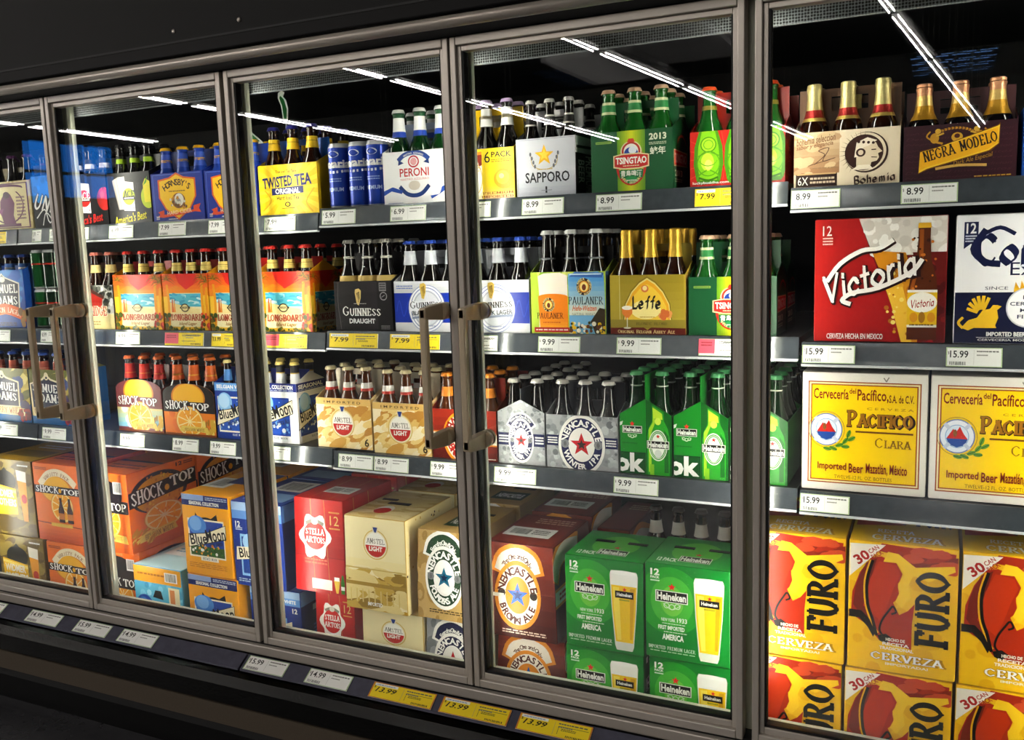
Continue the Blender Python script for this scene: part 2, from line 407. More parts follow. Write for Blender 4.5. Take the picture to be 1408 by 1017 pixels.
def d_hornsby(a):
    a.r(0,0,1,1,'1b3796'); a.l([(.04,.04),(.04,.97),(.97,.97)],.008,'5878cc')
    def sh(k,c): a.p([(.5+(x-.5)*k,.5+(y-.5)*k) for x,y in ((.14,.86),(.36,.9),(.5,.99),(.64,.9),(.86,.86),(.86,.5),(.74,.25),(.5,.03),(.26,.25),(.14,.5))],c)
    sh(1.02,'e06a28'); sh(.94,'f5c61c'); a.at("HORNSBY'S",.5,.32,.34,.42,132,48,.13,'2a1a10','b'); a.fine(.34,.6,.66,.64,1,'7a5a14')
    a.e(.52,.42,.13,.16,'8a5a28'); a.e(.53,.44,.09,.13,'e8e4da'); a.e(.5,.4,.06,.08,'9a9894'); a.blobs(.36,.28,.66,.5,20,['c88a20','d8d4c8','6a4a20'],.015,.03,8)
    a.p([(.1,.2),(.22,.24),(.22,.14),(.8,.22),(.8,.3),(.94,.34),(.9,.24),(.94,.16),(.82,.18),(.5,.12),(.2,.08),(.08,.1),(.14,.15)],'e2562c'); a.t(.28,.15,.76,.23,'HARD CIDER','ffd9b0','b',rot=4)
    a.fine(.3,.03,.48,.06,1,W_); a.fine(.06,.04,.12,.12,3,W_)
def d_twisted(a):
    a.r(0,0,1,1,'f3cb10')
    for i in range(18):
        g=2*PI*i/18; a.p([(.5,.5),(.5+1.1*math.cos(g),.5+1.1*math.sin(g)),(.5+1.1*math.cos(g+.16),.5+1.1*math.sin(g+.16))],'f9dd3c')
    a.e(.5,.5,.3,.38,'f8d936'); a.l([(.05,.1),(.2,.3),(.1,.5)],.02,'e0b00c',True); a.l([(.9,.05),(.8,.25),(.94,.5)],.02,'e0b00c',True)
    a.t(.3,.83,.66,.89,'True Iced Tea Taste','2a2008','bi'); a.t(.07,.55,.58,.77,'TWISTED','1c2468','h',rot=3); a.t(.62,.57,.9,.8,'TEA','1c2468','h',rot=3)
    a.p([(.22,.4),(.76,.42),(.76,.56),(.22,.54)],'1c2468'); a.t(.28,.42,.7,.53,'ORIGINAL',W_,'h'); a.t(.3,.3,.68,.38,'Hard Iced Tea','201a10','b'); a.e(.48,.21,.05,.05,'2a2a20'); a.e(.48,.21,.03,.03,'f3cb10'); a.fine(.38,.12,.6,.15,1,'2a2008')
def d_peroni(a):
    a.r(0,0,1,1,'f6f6f5'); a.ring(.48,.8,.075,.1,.02,'c8384a'); a.e(.48,.8,.05,.07,'e6a8a8')
    a.l([(.25,.84),(.34,.93),(.48,.97),(.62,.93),(.71,.84)],.06,'2c4c98',True); a.at('NASTRO AZZURRO',.48,.72,.235,.22,128,52,.035,W_,'b'); a.p([(.25,.84),(.24,.74),(.33,.78)],'22407e'); a.p([(.71,.84),(.72,.74),(.63,.78)],'22407e')
    a.t(.26,.52,.71,.68,'PERONI','cc3a38','b'); a.t(.27,.45,.71,.49,'NASTRO AZZURRO','cf6a5e','s'); a.e(.48,.35,.09,.09,'d8d0c0')
    a.l([(.26,.33),(.36,.2),(.48,.16),(.6,.2),(.7,.33)],.055,'22407e',True); a.p([(0,.18),(.12,.26),(.28,.2),(.3,.26),(.14,.34),(0,.27)],'2a55b0'); a.p([(.74,.08),(.98,.26),(1,.34),(.9,.3),(.86,.16),(.72,.14)],'2a55b0'); a.fine(.06,.02,.3,.04,1,'3a55a0')
def d_six(a):
    a.r(0,0,1,1,'f2d21c'); a.grad(0,0,.52,.95,'f6e8c0','e8901c',8); a.e(.2,.42,.34,.5,'f3efe2'); a.ring(.2,.42,.3,.44,.012,'d8b860'); a.at('CHANG CHANG',.2,.42,.25,.37,170,20,.09,'d8a83c','r'); a.blobs(.05,.2,.35,.6,26,['e8b820','f0d060'],.02,.05,5); a.p([(.4,.88),(.56,.9),(.54,.72),(.46,.66)],'8a2c14')
    a.grad(.5,0,1,.35,'f0c080','f6d830',6); a.p([(.5,0),(.5,.95),(.54,1),(1,1),(1,0)],'f4d624'); a.grad(.52,0,.99,.3,'efc79a','f4d624',6); a.e(.84,.4,.16,.2,'eda514'); a.e(.82,.42,.1,.13,'f6c63a'); a.e(.8,.45,.04,.05,'fce58a')
    a.t(.54,.72,.63,.94,'6',K_,'s'); a.t(.65,.82,.96,.93,'PACK',K_,'b'); a.fine(.65,.72,.96,.79,2,'8a7414',3); a.t(.5,.1,.98,.15,'PREMIUM','8a3c10','r'); a.t(.48,.03,.98,.08,'IMPORTED','8a3c10','r')
def d_sapporo(a):
    a.r(0,0,1,1,'c9cbd2'); a.grad(0,0,1,.5,'aeb1ba','cdcfd6',6); a.l([(.02,.02),(.02,.98),(.98,.98)],.006,'8a8c94'); a.star(.48,.7,.17,'e6b422'); a.star(.48,.71,.1,'f4d04a')
    for s in (-1,1):
        a.l([(.48+s*.05,.46),(.48+s*.2,.54),(.48+s*.23,.74)],.012,'b8a060',True)
        for i in range(4): a.e(.48+s*(.16+.025*i),.52+.07*i,.018,.035,'6e7078')
    a.fine(.36,.45,.62,.48,1,'b89a40'); a.t(.15,.24,.9,.42,'SAPPORO','1a1a1e','b'); a.r(.49,.06,.52,.17,'2a2a2e'); a.fine(.42,.09,.6,.12,1,'8a8c94')
def d_sapporo_side(a):
    a.r(0,.72,1,1,'e6e6e8'); a.r(0,0,1,.72,'15110f'); a.l([(.06,.82),(.9,.84)],.05,K_); a.t(.5,.05,.86,.68,'PREMIUM',W_,'b',rot=-90); a.t(.14,.2,.44,.6,'BEER',W_,'b',rot=-90)
def tsing_mark(a,cx,k=1.0):
    a.ring(cx,.42,.17*k,.3,.03,'c8382a'); a.ring(cx,.42,.14*k,.26,.022,'e0b850'); a.e(cx,.66,.13*k,.17,'e8ddb0'); a.e(cx,.66,.115*k,.155,'c23a2a'); a.e(cx,.66,.09*k,.125,'f3f1ea'); a.e(cx,.63,.085*k,.1,'2a4fae'); a.e(cx+.02,.68,.05*k,.06,'e8eef8'); a.p([(cx-.05,.81),(cx+.05,.81),(cx+.03,.87),(cx-.03,.87)],'d84a30')
    a.p([(cx-.22*k,.6),(cx-.1*k,.63),(cx+.1*k,.63),(cx+.22*k,.6),(cx+.22*k,.4),(cx+.1*k,.37),(cx-.1*k,.37),(cx-.22*k,.4)],'e8d9a8'); a.p([(cx-.205*k,.585),(cx-.1*k,.61),(cx+.1*k,.61),(cx+.205*k,.585),(cx+.205*k,.42),(cx+.1*k,.39),(cx-.1*k,.39),(cx-.205*k,.42)],'cf2f2a'); a.t(cx-.19*k,.455,cx+.19*k,.57,'TSINGTAO','fbfaf4','h'); a.fine(cx-.1*k,.41,cx+.1*k,.44,1,'f0d8b0')
    a.p([(cx-.15*k,.36),(cx+.15*k,.36),(cx+.14*k,.22),(cx-.14*k,.22)],'1f7a48'); a.t(cx-.13*k,.25,cx+.13*k,.35,'青島啤酒',W_,'b'); a.e(cx,.19,.08*k,.06,'2f9a5a'); a.fine(cx-.06,.17,cx+.06,.2,1,W_); a.at('BEER BREWERY',cx,.4,.155*k,.275,215,325,.04,'e8ddb0','b',flip=True)
def d_tsing(a):
    a.r(0,0,1,1,'1f5b37'); a.grad(.33,0,.67,1,'cfd61e','cfd61e',2); a.grad(.33,0,.5,1,'74a52a','d9dd22',7,False); a.grad(.5,0,.67,1,'d9dd22','74a52a',7,False); a.r(.06,.81,.26,.85,'8fae52'); a.fine(.07,.82,.25,.84,1,'1f5b37')
    tsing_mark(a,.5); a.t(.72,.82,.93,.93,'2013','e9ecd0','h'); a.fine(.72,.74,.93,.79,2,'c9d0b0'); a.t(.73,.58,.92,.71,'蛇年','f0f0dc','b')
def d_tsing_side(a):
    a.r(0,0,1,1,'1c5233'); a.p([(.08,.66),(.95,.64),(.95,.4),(.08,.38)],'e8d9a8'); a.p([(.1,.64),(.93,.62),(.93,.42),(.1,.4)],'cf2f2a'); a.t(.14,.44,.9,.6,'TSINGTAO',W_,'h'); a.t(.14,.22,.62,.33,'2013','e9ecd0','h'); a.fine(.14,.12,.62,.19,2,'c9d0b0'); a.ring(.6,.7,.3,.2,.04,'c8382a',20,160)
def d_lucky(a):
    a.r(0,0,1,1,'c4261c')
    for i in range(22): a.l([(.39+.05*math.cos(2*PI*i/22),.5+.1*math.sin(2*PI*i/22)),(.39+.9*math.cos(2*PI*i/22),.5+1.2*math.sin(2*PI*i/22))],.006,'e0543a')
    for cx in (.2,.53,.86):
        a.p([(cx-.1,1),(cx+.1,1),(cx+.15,.72),(cx+.16,.4),(cx+.13,.12),(cx+.1,.05),(cx-.1,.05),(cx-.13,.12),(cx-.16,.4),(cx-.15,.72)],'4c8c14'); a.p([(cx-.07,1),(cx+.07,1),(cx+.11,.72),(cx+.12,.4),(cx+.09,.12),(cx-.09,.12),(cx-.12,.4),(cx-.11,.72)],'84c41c')
        a.e(cx,.76,.075,.12,'a6da34'); a.ring(cx,.76,.08,.13,.012,'4c8c14'); a.ring(cx,.76,.05,.08,.008,'5c9c18'); a.e(cx-.01,.45,.07,.16,'c2e646'); a.e(cx,.4,.04,.09,'dcf27a'); a.ring(cx,.42,.12,.22,.012,'5c9c18'); a.ring(cx,.52,.1,.14,.01,'68a81a',200,340)
        for s in (-1,1): a.l([(cx+s*.02,.3),(cx+s*.1,.22),(cx+s*.12,.12)],.014,'5c9c18',True); a.l([(cx+s*.03,.62),(cx+s*.12,.55)],.012,'5c9c18')
        a.l([(cx-.1,.17),(cx,.12),(cx+.1,.17)],.02,'3c7410',True)
    a.t(.03,.04,.42,.1,'luckybuddha.com',W_,'b')
def d_lucky_side(a): a.r(0,0,1,1,'b3211a'); a.t(.3,.15,.65,.9,'Lucky Beer','e08a78','b',rot=90)
def d_bohemia(a):
    a.r(0,0,1,1,'e6d8bd'); a.grad(0,.25,.44,1,'a8805c','dcc7a4',7); a.blobs(0,.25,.44,1,20,['c2a07c','d2b892'],.02,.05,4,2.0,10); a.t(.02,.8,.4,.93,'bohemia seleccion','8a6648','bi',rot=6); a.t(.02,.7,.38,.8,'sabor y elegancia','8a6648','bi',rot=6)
    a.l([(.2,.42),(.3,.58),(.24,.66),(.34,.7),(.28,.48),(.36,.5)],.007,'5c3c2c',True); a.l([(.14,.4),(.4,.52)],.006,'5c3c2c'); a.fine(.18,.33,.42,.37,1,'9a7c5c')
    a.r(.02,.02,.42,.25,'35201a'); a.r(.03,.235,.41,.26,'c8a878'); a.t(.04,.05,.14,.2,'6X',W_,'s'); a.fine(.16,.06,.4,.2,2,'d8c8b0',6)
    a.e(.69,.58,.205,.36,'3a2018'); a.e(.68,.59,.195,.34,'e6d8bd'); a.e(.67,.58,.18,.315,'3f2219')
    for i in range(13):
        g=math.radians(75+i*13); a.l([(.65+.1*math.cos(g),.57+.17*math.sin(g)),(.65+.215*math.cos(g+.12),.57+.4*math.sin(g+.12))],.012,'3a2018',taper=True)
    a.p([(.6,.3),(.6,.52),(.62,.72),(.7,.8),(.78,.74),(.8,.66),(.84,.58),(.8,.55),(.81,.48),(.79,.42),(.74,.4),(.73,.32)],'e0d0b4'); a.p([(.58,.5),(.6,.76),(.7,.84),(.79,.78),(.72,.7),(.66,.66),(.66,.52)],'f0e6d2'); a.e(.64,.58,.045,.075,'3f2219'); a.e(.64,.58,.025,.045,'e0d0b4')
    for i in range(4): a.e(.62+.045*i,.77-.01*i,.014,.025,'3f2219')
    a.l([(.74,.62),(.78,.62)],.01,'3f2219'); a.l([(.74,.49),(.79,.48)],.008,'3f2219'); a.p([(.56,.28),(.76,.28),(.72,.36),(.62,.36)],'f0e6d2')
    a.t(.58,.03,.96,.2,'Bohemia','3a2018','k',rot=4)
def d_modelo(a):
    a.r(0,0,1,1,'3c1a24'); R=random.Random(2)
    for i in range(9): a.t(.02+.0*i,.04+.1*i,.96,.09+.1*i,['Negra Modelo cerveza','Desde mil novecientos','con el sabor de la tradicion'][i%3],'502a32','i')
    for i in range(40):
        g=PI*i/39; a.e(.46+.2*math.cos(g),.72+.2*math.sin(g),.014,.022,'c8922c' if i%2 else '7a5420')
    for cx,s in ((.28,1),(.68,-1)):
        a.e(cx,.76,.04,.09,'c8962e'); a.e(cx+s*.03,.88,.026,.045,'dcae44'); a.l([(cx,.7),(cx+s*.07,.66)],.02,'c8962e'); a.l([(cx-s*.02,.72),(cx-s*.07,.8),(cx-s*.04,.88)],.014,'c8962e',True); a.l([(cx+s*.02,.8),(cx+s*.08,.84)],.016,'dcae44')
    a.e(.48,.76,.05,.08,'d8a83a'); a.e(.48,.78,.025,.04,'5a2a20'); a.r(.44,.65,.52,.69,'d8a83a')
    a.p([(.14,.14),(.15,.55),(.3,.6),(.83,.92),(.85,.96),(.85,.6),(.78,.48),(.24,.22)],'7a4a0c'); a.p([(.145,.16),(.155,.53),(.3,.59),(.83,.9),(.845,.92),(.84,.6),(.76,.49),(.22,.23)],'f6ca3c'); a.p([(.15,.2),(.16,.52),(.3,.57),(.83,.88),(.835,.62),(.75,.51),(.22,.26)],'f0b41c')
    a.t(.18,.4,.47,.6,'NEGRA','241410','R',rot=14); a.t(.5,.56,.83,.76,'MODELO','241410','R',rot=14)
    a.l([(.3,.22),(.5,.26),(.74,.24)],.025,'d8b060',True); a.t(.45,.3,.8,.4,'Dark Ale Especial','b88c30','i',rot=12); a.fine(.64,.03,.96,.07,1,'c8a040')
def d_samblue(a):
    a.r(0,0,1,1,'1c50a4'); a.grad(0,.4,1,1,'1c50a4','3c86d0',6); a.blobs(0,.3,1,1,16,['2a66b8','4a90d8'],.03,.1,6,2,0)
    a.p([(.14,.3),(.1,.78),(.42,.88),(.5,.95),(.58,.88),(.9,.78),(.86,.3)],'e6e4da'); a.p([(.17,.3),(.13,.76),(.43,.86),(.5,.92),(.57,.86),(.87,.76),(.83,.3)],'141a34'); a.e(.5,.84,.07,.05,'e6e4da')
    a.t(.18,.6,.84,.76,'SAMUEL',W_,'R'); a.t(.2,.4,.82,.56,'ADAMS',W_,'R'); a.l([(.02,.2),(.5,.33),(.98,.2)],.17,'d8641c',True); a.at('BOSTON LAGER',.5,-.35,.7,.62,120,60,.09,'f8e6c8','r'); a.blobs(.8,.02,1,.3,8,['7a5a30','a07c44'],.04,.07,2); a.fine(.1,.03,.76,.1,2,'0e1c40')
def d_barn(a):
    a.r(0,0,1,1,'d8d2c0'); a.r(0,.36,1,1,'b4b4b0'); a.blobs(0,.4,1,1,120,['3a3c36','54564c','24261f','74766c','d4d6d8'],.02,.05,3); a.p([(.28,.42),(.3,.8),(.52,.88),(.78,.72),(.74,.44)],'a8281c'); a.p([(.24,.82),(.54,.92),(.82,.74),(.8,.68),(.52,.84),(.26,.76)],'5a3428')
    for i in range(8): a.l([(.32+.055*i,.46),(.32+.055*i,.76-.01*i)],.006,'7c1c14')
    a.p([(.3,.42),(.74,.44),(.72,.5),(.32,.5)],'d8d4c8'); a.grad(0,0,1,.34,'e2d49c','d6ca9a',4); a.t(.14,.3,.84,.52,'REDBRIDGE','b0241c','R',out='e8d8b8'); a.fine(.3,.08,.7,.2,2,'9a8a5a')
def d_longboard(a):
    a.r(0,0,1,1,'f4c43a'); a.grad(0,.66,1,1,'f0881c','e8501c',5); a.p([(.3,1),(.75,1),(.8,.86),(.52,.72),(.36,.84)],'dc2a1c'); a.p([(0,.68),(.3,.8),(.5,.72),(.8,.7),(1,.76),(1,.62),(0,.6)],'e88a18')
    a.r(.11,.06,.85,.66,'f3ebbe'); a.r(.12,.42,.84,.65,'56b8cc'); a.blobs(.13,.44,.83,.64,34,['2f92b4','8fd6de','56b8cc','c8eaec','3aa0bc'],.012,.03,7,3.2,0); a.p([(.14,.5),(.5,.42),(.8,.38),(.8,.3),(.14,.3)],'f0dfa0'); a.l([(.5,.58),(.5,.62)],.01,W_)
    a.p([(.17,.32),(.19,.55),(.21,.56),(.225,.32)],'d86820'); a.p([(.22,.32),(.235,.54),(.25,.54),(.26,.32)],'e89030')
    for x,s,l in ((.1,1,.9),(.88,-1,.92),(.98,-1,.85)):
        a.l([(x,.1),(x+s*.02,.5),(x,l-.1)],.05,'e8a010',True)
        for i in range(9): g=math.radians(-20+i*28); a.l([(x,l),(x+.1*math.cos(g),l+.1*math.sin(g)),(x+.2*math.cos(g),l+.06*math.sin(g)-.08)],.022,['8a6a14','6a5a14','b87c10'][i%3],True,True)
    a.blobs(0,.0,.16,.3,16,['7c6a1c','b03a24','4a5a1c','d86a3c'],.02,.045,4); a.blobs(.82,.0,1,.3,18,['6a5a1c','b03a24','4a5a1c','d84a2c'],.02,.05,5)
    a.e(.48,.4,.09,.075,'3a2a14'); a.e(.48,.4,.07,.055,'f0dfa0'); a.r(.37,.385,.59,.42,'3a2a14'); a.t(.4,.39,.56,.415,'KONA','f0dfa0','b'); a.t(.16,.17,.84,.29,'LONGBOARD','b23a14','w'); a.t(.32,.075,.72,.15,'Island Lager','a06a14','bi'); a.blobs(.1,0,.9,.06,26,['5a6a1c','3c4c14','8a7a1c'],.015,.035,9)
def d_lb_side(a):
    d_longboard(a); 
def d_redback(a): a.r(0,0,1,1,'b8221a'); a.fine(.1,.5,.9,.7,2,'d8643c')
def harp(a,cx,cy,k,c='d8b45a',d='7a5a1c'):
    a.p([(cx-.05*k,cy+.2*k),(cx+.02*k,cy+.22*k),(cx+.06*k,cy+.17*k),(cx+.05*k,cy),(cx+.01*k,cy-.16*k),(cx-.03*k,cy-.13*k),(cx-.06*k,cy+.12*k)],c); a.p([(cx-.03*k,cy+.12*k),(cx+.025*k,cy+.15*k),(cx+.03*k,cy),(cx,cy-.1*k)],d)
    for i in range(4): a.l([(cx-.02*k+.012*k*i,cy+.13*k),(cx-.005*k+.006*k*i,cy-.06*k)],.004,c)
def d_guinness(a):
    a.r(0,0,1,1,'1d1a1c'); a.grad(.3,0,.75,1,'1f1c1e','2d282c',5,False); a.l([(.1,.02),(.06,.6),(.08,.98)],.008,'5a5658',True); harp(a,.42,.66,.9,'e0c47c','3a2a14'); a.fine(.34,.54,.56,.565,1,'b8b4b0')
    a.t(.14,.3,.8,.5,'Guinness',W_,'r'); a.t(.25,.15,.7,.25,'DRAUGHT','e6e6e6','h'); a.r(.79,.8,.91,.97,'8a888a'); a.fine(.8,.82,.9,.96,3,'1d1a1c'); a.ring(.86,.7,.055,.075,.014,'9a989a'); a.l([(.83,.68),(.88,.72)],.01,'9a989a'); a.fine(.8,.03,.95,.12,3,'8a888a')
def d_blacklager(a):
    a.r(0,0,1,1,'d0d2d6'); a.grad(0,.78,1,1,'c6c8cc','dcdee2',4); a.r(0,.18,1,.77,'1a38a0'); a.l([(.03,.4),(.08,.62),(.14,.3),(.22,.6)],.01,'2f50bc',True); a.l([(.8,.4),(.86,.62),(.92,.3),(.99,.6)],.01,'2f50bc',True); a.fine(.04,.84,.3,.93,2,'6a7cb8')
    a.e(.51,.46,.29,.47,'8a96c0'); a.e(.51,.46,.28,.455,'eceef2'); a.ring(.51,.46,.25,.41,.012,'7a86b4'); a.e(.51,.46,.22,.36,'b4b8c4'); a.e(.51,.46,.2,.33,'d6d9e0'); harp(a,.46,.78,.85,'dcbc5c','5a4210')
    a.r(.24,.4,.78,.6,'e6e8ee'); a.t(.25,.47,.76,.62,'Guinness',K_,'r',rot=3); a.t(.28,.34,.76,.43,'BLACK LAGER','1a1c22','b',rot=3); a.l([(.28,.27),(.5,.31),(.76,.33)],.03,'8a94ac',True); a.fine(.4,.1,.64,.13,1,'7a86b4')
def d_paulaner(a):
    a.r(0,0,1,1,'b8d048'); a.blobs(0,.5,.5,1,14,['d8e27a','86b428'],.05,.1,2); a.p([(.1,.94),(.12,.5),(.1,.02),(.5,.02),(.5,.94),(.4,.99),(.18,.98)],'efe6d8'); a.p([(.1,.6),(.5,.6),(.5,.02),(.12,.02)],'e8871a'); a.grad(.12,.02,.49,.3,'f4ae2c','e8871a',5); a.e(.3,.6,.2,.05,'e8871a')
    def roundel(cx,cy,k):
        a.e(cx,cy,.085*k,.12*k,'3a2018'); a.at('PAULANER MUNCHEN',cx,cy,.064*k,.09*k,250,-90,.035*k,'f0dca0','b'); a.e(cx,cy,.058*k,.082*k,'d8901c'); a.e(cx,cy,.045*k,.065*k,'f6dc8a'); a.e(cx,cy-.01,.024*k,.045*k,'7a3c1c')
    roundel(.24,.47,.95); a.t(.08,.24,.44,.34,'PAULANER','3a2410','r'); a.fine(.16,.16,.4,.2,1,'c86a14'); a.r(.04,.02,.52,.1,'b8202a'); a.fine(.06,.04,.5,.08,1,'f4dcdc')
    a.p([(.51,.97),(.9,1),(.98,.95),(.99,.5),(.98,0),(.52,0)],'7ab4dc'); a.grad(.52,.3,.98,.92,'d8dcc8','5a9cd2',8); a.p([(.52,.92),(.96,.9),(.98,.98),(.6,1)],'3c6cae'); a.r(.53,.95,.95,.97,'c8dcec')
    roundel(.72,.76,1.15); a.t(.51,.47,.97,.6,'PAULANER','1a2430','r'); a.t(.56,.37,.88,.46,'Hefe-Weizen','d86a3c','bi'); a.t(.56,.29,.86,.34,'NATURAL WHEAT','8a8c84','s'); a.p([(.86,0),(.8,.2),(.92,.42),(.99,.4),(.99,0)],'3c3018'); a.blobs(.53,.0,.98,.18,40,['3c4820','e0b81c','f2ecd8','6a3c1c'],.015,.03,4)
def d_leffe(a):
    a.r(0,0,1,1,'b4a03a'); a.grad(.12,0,.98,1,'bca840','a08c2c',7); a.l([(.13,.25),(.13,1)],.008,'d8cc8c')
    def arch(k,c): a.p([(.5+(x-.5)*k,.2+(y-.2)*k) for x,y in ((.2,.24),(.22,.5),(.3,.7),(.4,.84),(.5,.92),(.6,.84),(.7,.7),(.78,.5),(.8,.24))],c)
    arch(1.08,'8a741c'); arch(1.04,'e8d890'); arch(1.0,'ecaf28'); arch(.9,'f4cc48'); a.e(.48,.42,.2,.16,'fae9a0'); a.e(.47,.77,.05,.06,'d87c4c'); a.e(.47,.78,.03,.04,'f4dca8')
    a.t(.3,.42,.68,.66,'Leffe','241c10','k'); a.fine(.4,.28,.6,.31,1,'c8a040'); a.r(0,.1,1,.25,'9a8a34'); a.t(.35,.16,.76,.21,'BLONDE BLOND','6a5c1c','r'); a.p([(0,0),(1,0),(1,.11),(.55,.12),(.5,.08),(.45,.12),(0,.11)],'6c2418'); a.t(.1,.02,.86,.08,'Original Belgian Abbey Ale','f0dca0','r')
    a.p([(.16,.44),(.3,.44),(.3,.36),(.25,.28),(.21,.28),(.16,.36)],'e88a3c'); a.e(.23,.45,.07,.035,'f6efe4'); a.l([(.23,.28),(.23,.12)],.012,'dcdccc'); a.e(.23,.11,.05,.015,'dcdccc'); a.blobs(.68,.26,.8,.4,14,['d8763c','e8a060','b85a2c'],.02,.04,5)
def d_victoria(a):
    a.r(0,0,1,1,'a81a1a'); a.grad(0,0,.3,1,'b4221e','a81a1a',6,False); a.p([(.34,1),(.46,.66),(.6,.3),(.68,0),(.86,0),(1,.1),(1,1)],'7a1814'); a.p([(.34,1),(.44,.74),(.6,.7),(1,.7),(1,1)],'dcd6cc'); a.blobs(.4,.72,1,1,40,['e8e4dc','d0cac0','f2efe8'],.02,.05,2)
    a.p([(.44,.74),(.52,.55),(.6,.3),(.68,.0),(.8,0),(.84,.3),(.76,.5),(.7,.72)],'d8921c'); a.p([(.53,.5),(.6,.3),(.68,.0),(.76,0),(.72,.3),(.68,.46)],'f0c040'); a.blobs(.56,.05,.74,.6,30,['f6dc7a','b8741c','e8b030'],.008,.02,5)
    a.p([(.75,.72),(1,.72),(1,0),(.92,0)],'6a1614'); a.blobs(.8,.1,1,.66,24,['84201a','54100e'],.02,.04,7)
    a.p([(.79,.93),(.88,.93),(.88,.82),(.89,.66),(.93,.52),(.94,.4),(.94,.02),(.72,.02),(.72,.4),(.74,.52),(.78,.66),(.79,.82)],'5c2a0c'); a.p([(.8,.9),(.83,.9),(.83,.66),(.78,.5),(.75,.36),(.75,.12),(.73,.12),(.73,.4),(.76,.52),(.8,.66)],'9a5418'); a.p([(.79,.95),(.88,.95),(.885,.91),(.785,.91)],'e0b030'); a.blobs(.74,.4,.92,.86,26,['c87a28','3c1808'],.006,.015,4)
    a.r(.72,.12,.94,.42,'f2efe6'); a.r(.72,.14,.94,.4,'e8bc1c'); a.e(.83,.32,.11,.08,'f7f4ea'); a.t(.75,.28,.92,.35,'Victoria','a8201c','v',rot=6); a.e(.77,.2,.03,.04,'d8981c'); a.e(.83,.2,.025,.045,'a8781c'); a.e(.9,.2,.03,.04,'d8981c'); a.fine(.74,.13,.92,.15,1,'6a4a10')
    def vic(dx,dy,c,g):
        a.t(.07+dx,.42+dy,.8+dx,.66+dy,'Victoria',c,'v',rot=19,out=c if g else None,ow=g or 1)
        a.l([(.1+dx,.5+dy),(.2+dx,.64+dy),(.36+dx,.74+dy),(.5+dx,.76+dy),(.6+dx,.82+dy)],.035+.02*bool(g),c,True); a.l([(.82+dx,.66+dy),(.74+dx,.56+dy),(.5+dx,.44+dy),(.3+dx,.4+dy),(.22+dx,.34+dy),(.28+dx,.31+dy)],.035+.02*bool(g),c,True)
    vic(.006,-.008,'2c0c0a',.9); vic(0,0,'f6f2ec',0)
    a.t(.06,.87,.13,.95,'12','f2e6e0','s'); a.fine(.06,.79,.14,.86,3,'e8b8b0'); a.t(.1,.02,.54,.065,'CERVEZA HECHA EN MEXICO','f6e8e4','b')
def d_corona(a):
    a.r(0,0,1,1,'efeff0'); a.r(0,0,1,.4,'13193c'); a.p([(.05,.95),(.15,.95),(.15,.76),(.1,.78),(.05,.74)],'16204c'); a.t(.065,.86,.135,.94,'12',W_,'b'); a.fine(.06,.79,.14,.85,3,'d8dce8')
    a.t(.14,.6,.9,.86,'Corona','161e48','k'); a.l([(.2,.88),(.12,.74),(.2,.64),(.3,.62)],.05,'161e48',True); a.l([(.2,.86),(.3,.9),(.4,.85)],.03,'161e48',True); a.t(.38,.53,.72,.63,'Extra','161e48','s'); a.t(.21,.42,.37,.445,'SINCE','2a2f4c','s'); a.t(.62,.42,.72,.445,'1925','2a2f4c','s')
    for i in range(5): a.p([(.41+.04*i,.42),(.42+.04*i,.5-.01*abs(i-2)),(.45+.04*i,.42)],'dca71c'); 
    a.r(.41,.4,.62,.43,'e8b82c'); a.e(.51,.28,.15,.155,'c9cbd0'); a.e(.51,.28,.14,.145,'f4f4f4')
    for i,s in enumerate(('LA','CERVEZA','MAS','FINA')): a.t(.51-.022*len(s)*.8,.345-.05*i,.51+.022*len(s)*.8,.375-.05*i,s,'16204c','b')
    a.p([(.05,.12),(.1,.18),(.16,.2),(.2,.26),(.25,.27),(.27,.3),(.3,.3),(.33,.29),(.3,.26),(.31,.2),(.29,.14),(.3,.12),(.14,.12),(.1,.1)],'ecc02c'); a.l([(.06,.12),(.03,.16),(.06,.2)],.02,'ecc02c',True)
    for i in range(6): g=math.radians(60+22*i); a.l([(.19+.03*math.cos(g),.24+.03*math.sin(g)),(.19+.1*math.cos(g),.25+.12*math.sin(g))],.024,'ecc02c')
    a.t(.23,.055,.76,.09,'IMPORTED BEER FROM MEXICO',W_,'h'); a.l([(.16,.045),(.84,.045)],.003,W_); a.t(.17,.015,.82,.035,'CERVECERIA MODELO, S.A. DE C.V.',W_,'b')
def d_cherry(a):
    a.r(0,0,1,1,'b8a04c'); a.grad(0,.55,1,1,'c8b45c','9a8a3c',5); a.blobs(0,.5,1,1,20,['8a7a2c','d8c878','6a6a28'],.05,.12,3,2.4,20); a.blobs(.6,.2,1,.8,10,['3c4a7c','4c3c5c'],.05,.12,8)
    a.r(0,0,1,.14,'2a6ca4'); a.p([(.02,.28),(.0,.74),(.3,.84),(.4,.93),(.5,.84),(.78,.76),(.76,.28)],'e2d6b4'); a.p([(.05,.3),(.03,.72),(.32,.81),(.4,.88),(.48,.81),(.75,.74),(.73,.3)],'1c1c3c'); a.ring(.4,.88,.04,.06,.02,'e2d6b4')
    a.t(.06,.58,.73,.74,'SAMUEL',W_,'R',rot=-2); a.t(.08,.4,.7,.56,'ADAMS',W_,'R',rot=-2); a.p([(.02,.14),(.02,.3),(.86,.26),(.86,.12)],'e8d8a8'); a.t(.06,.16,.84,.27,'CHERRY WHEAT','9a2c1c','r',rot=-2)
    a.blobs(.72,.04,.96,.24,22,['9a1c1c','c83c2c','6a1414'],.025,.05,4)
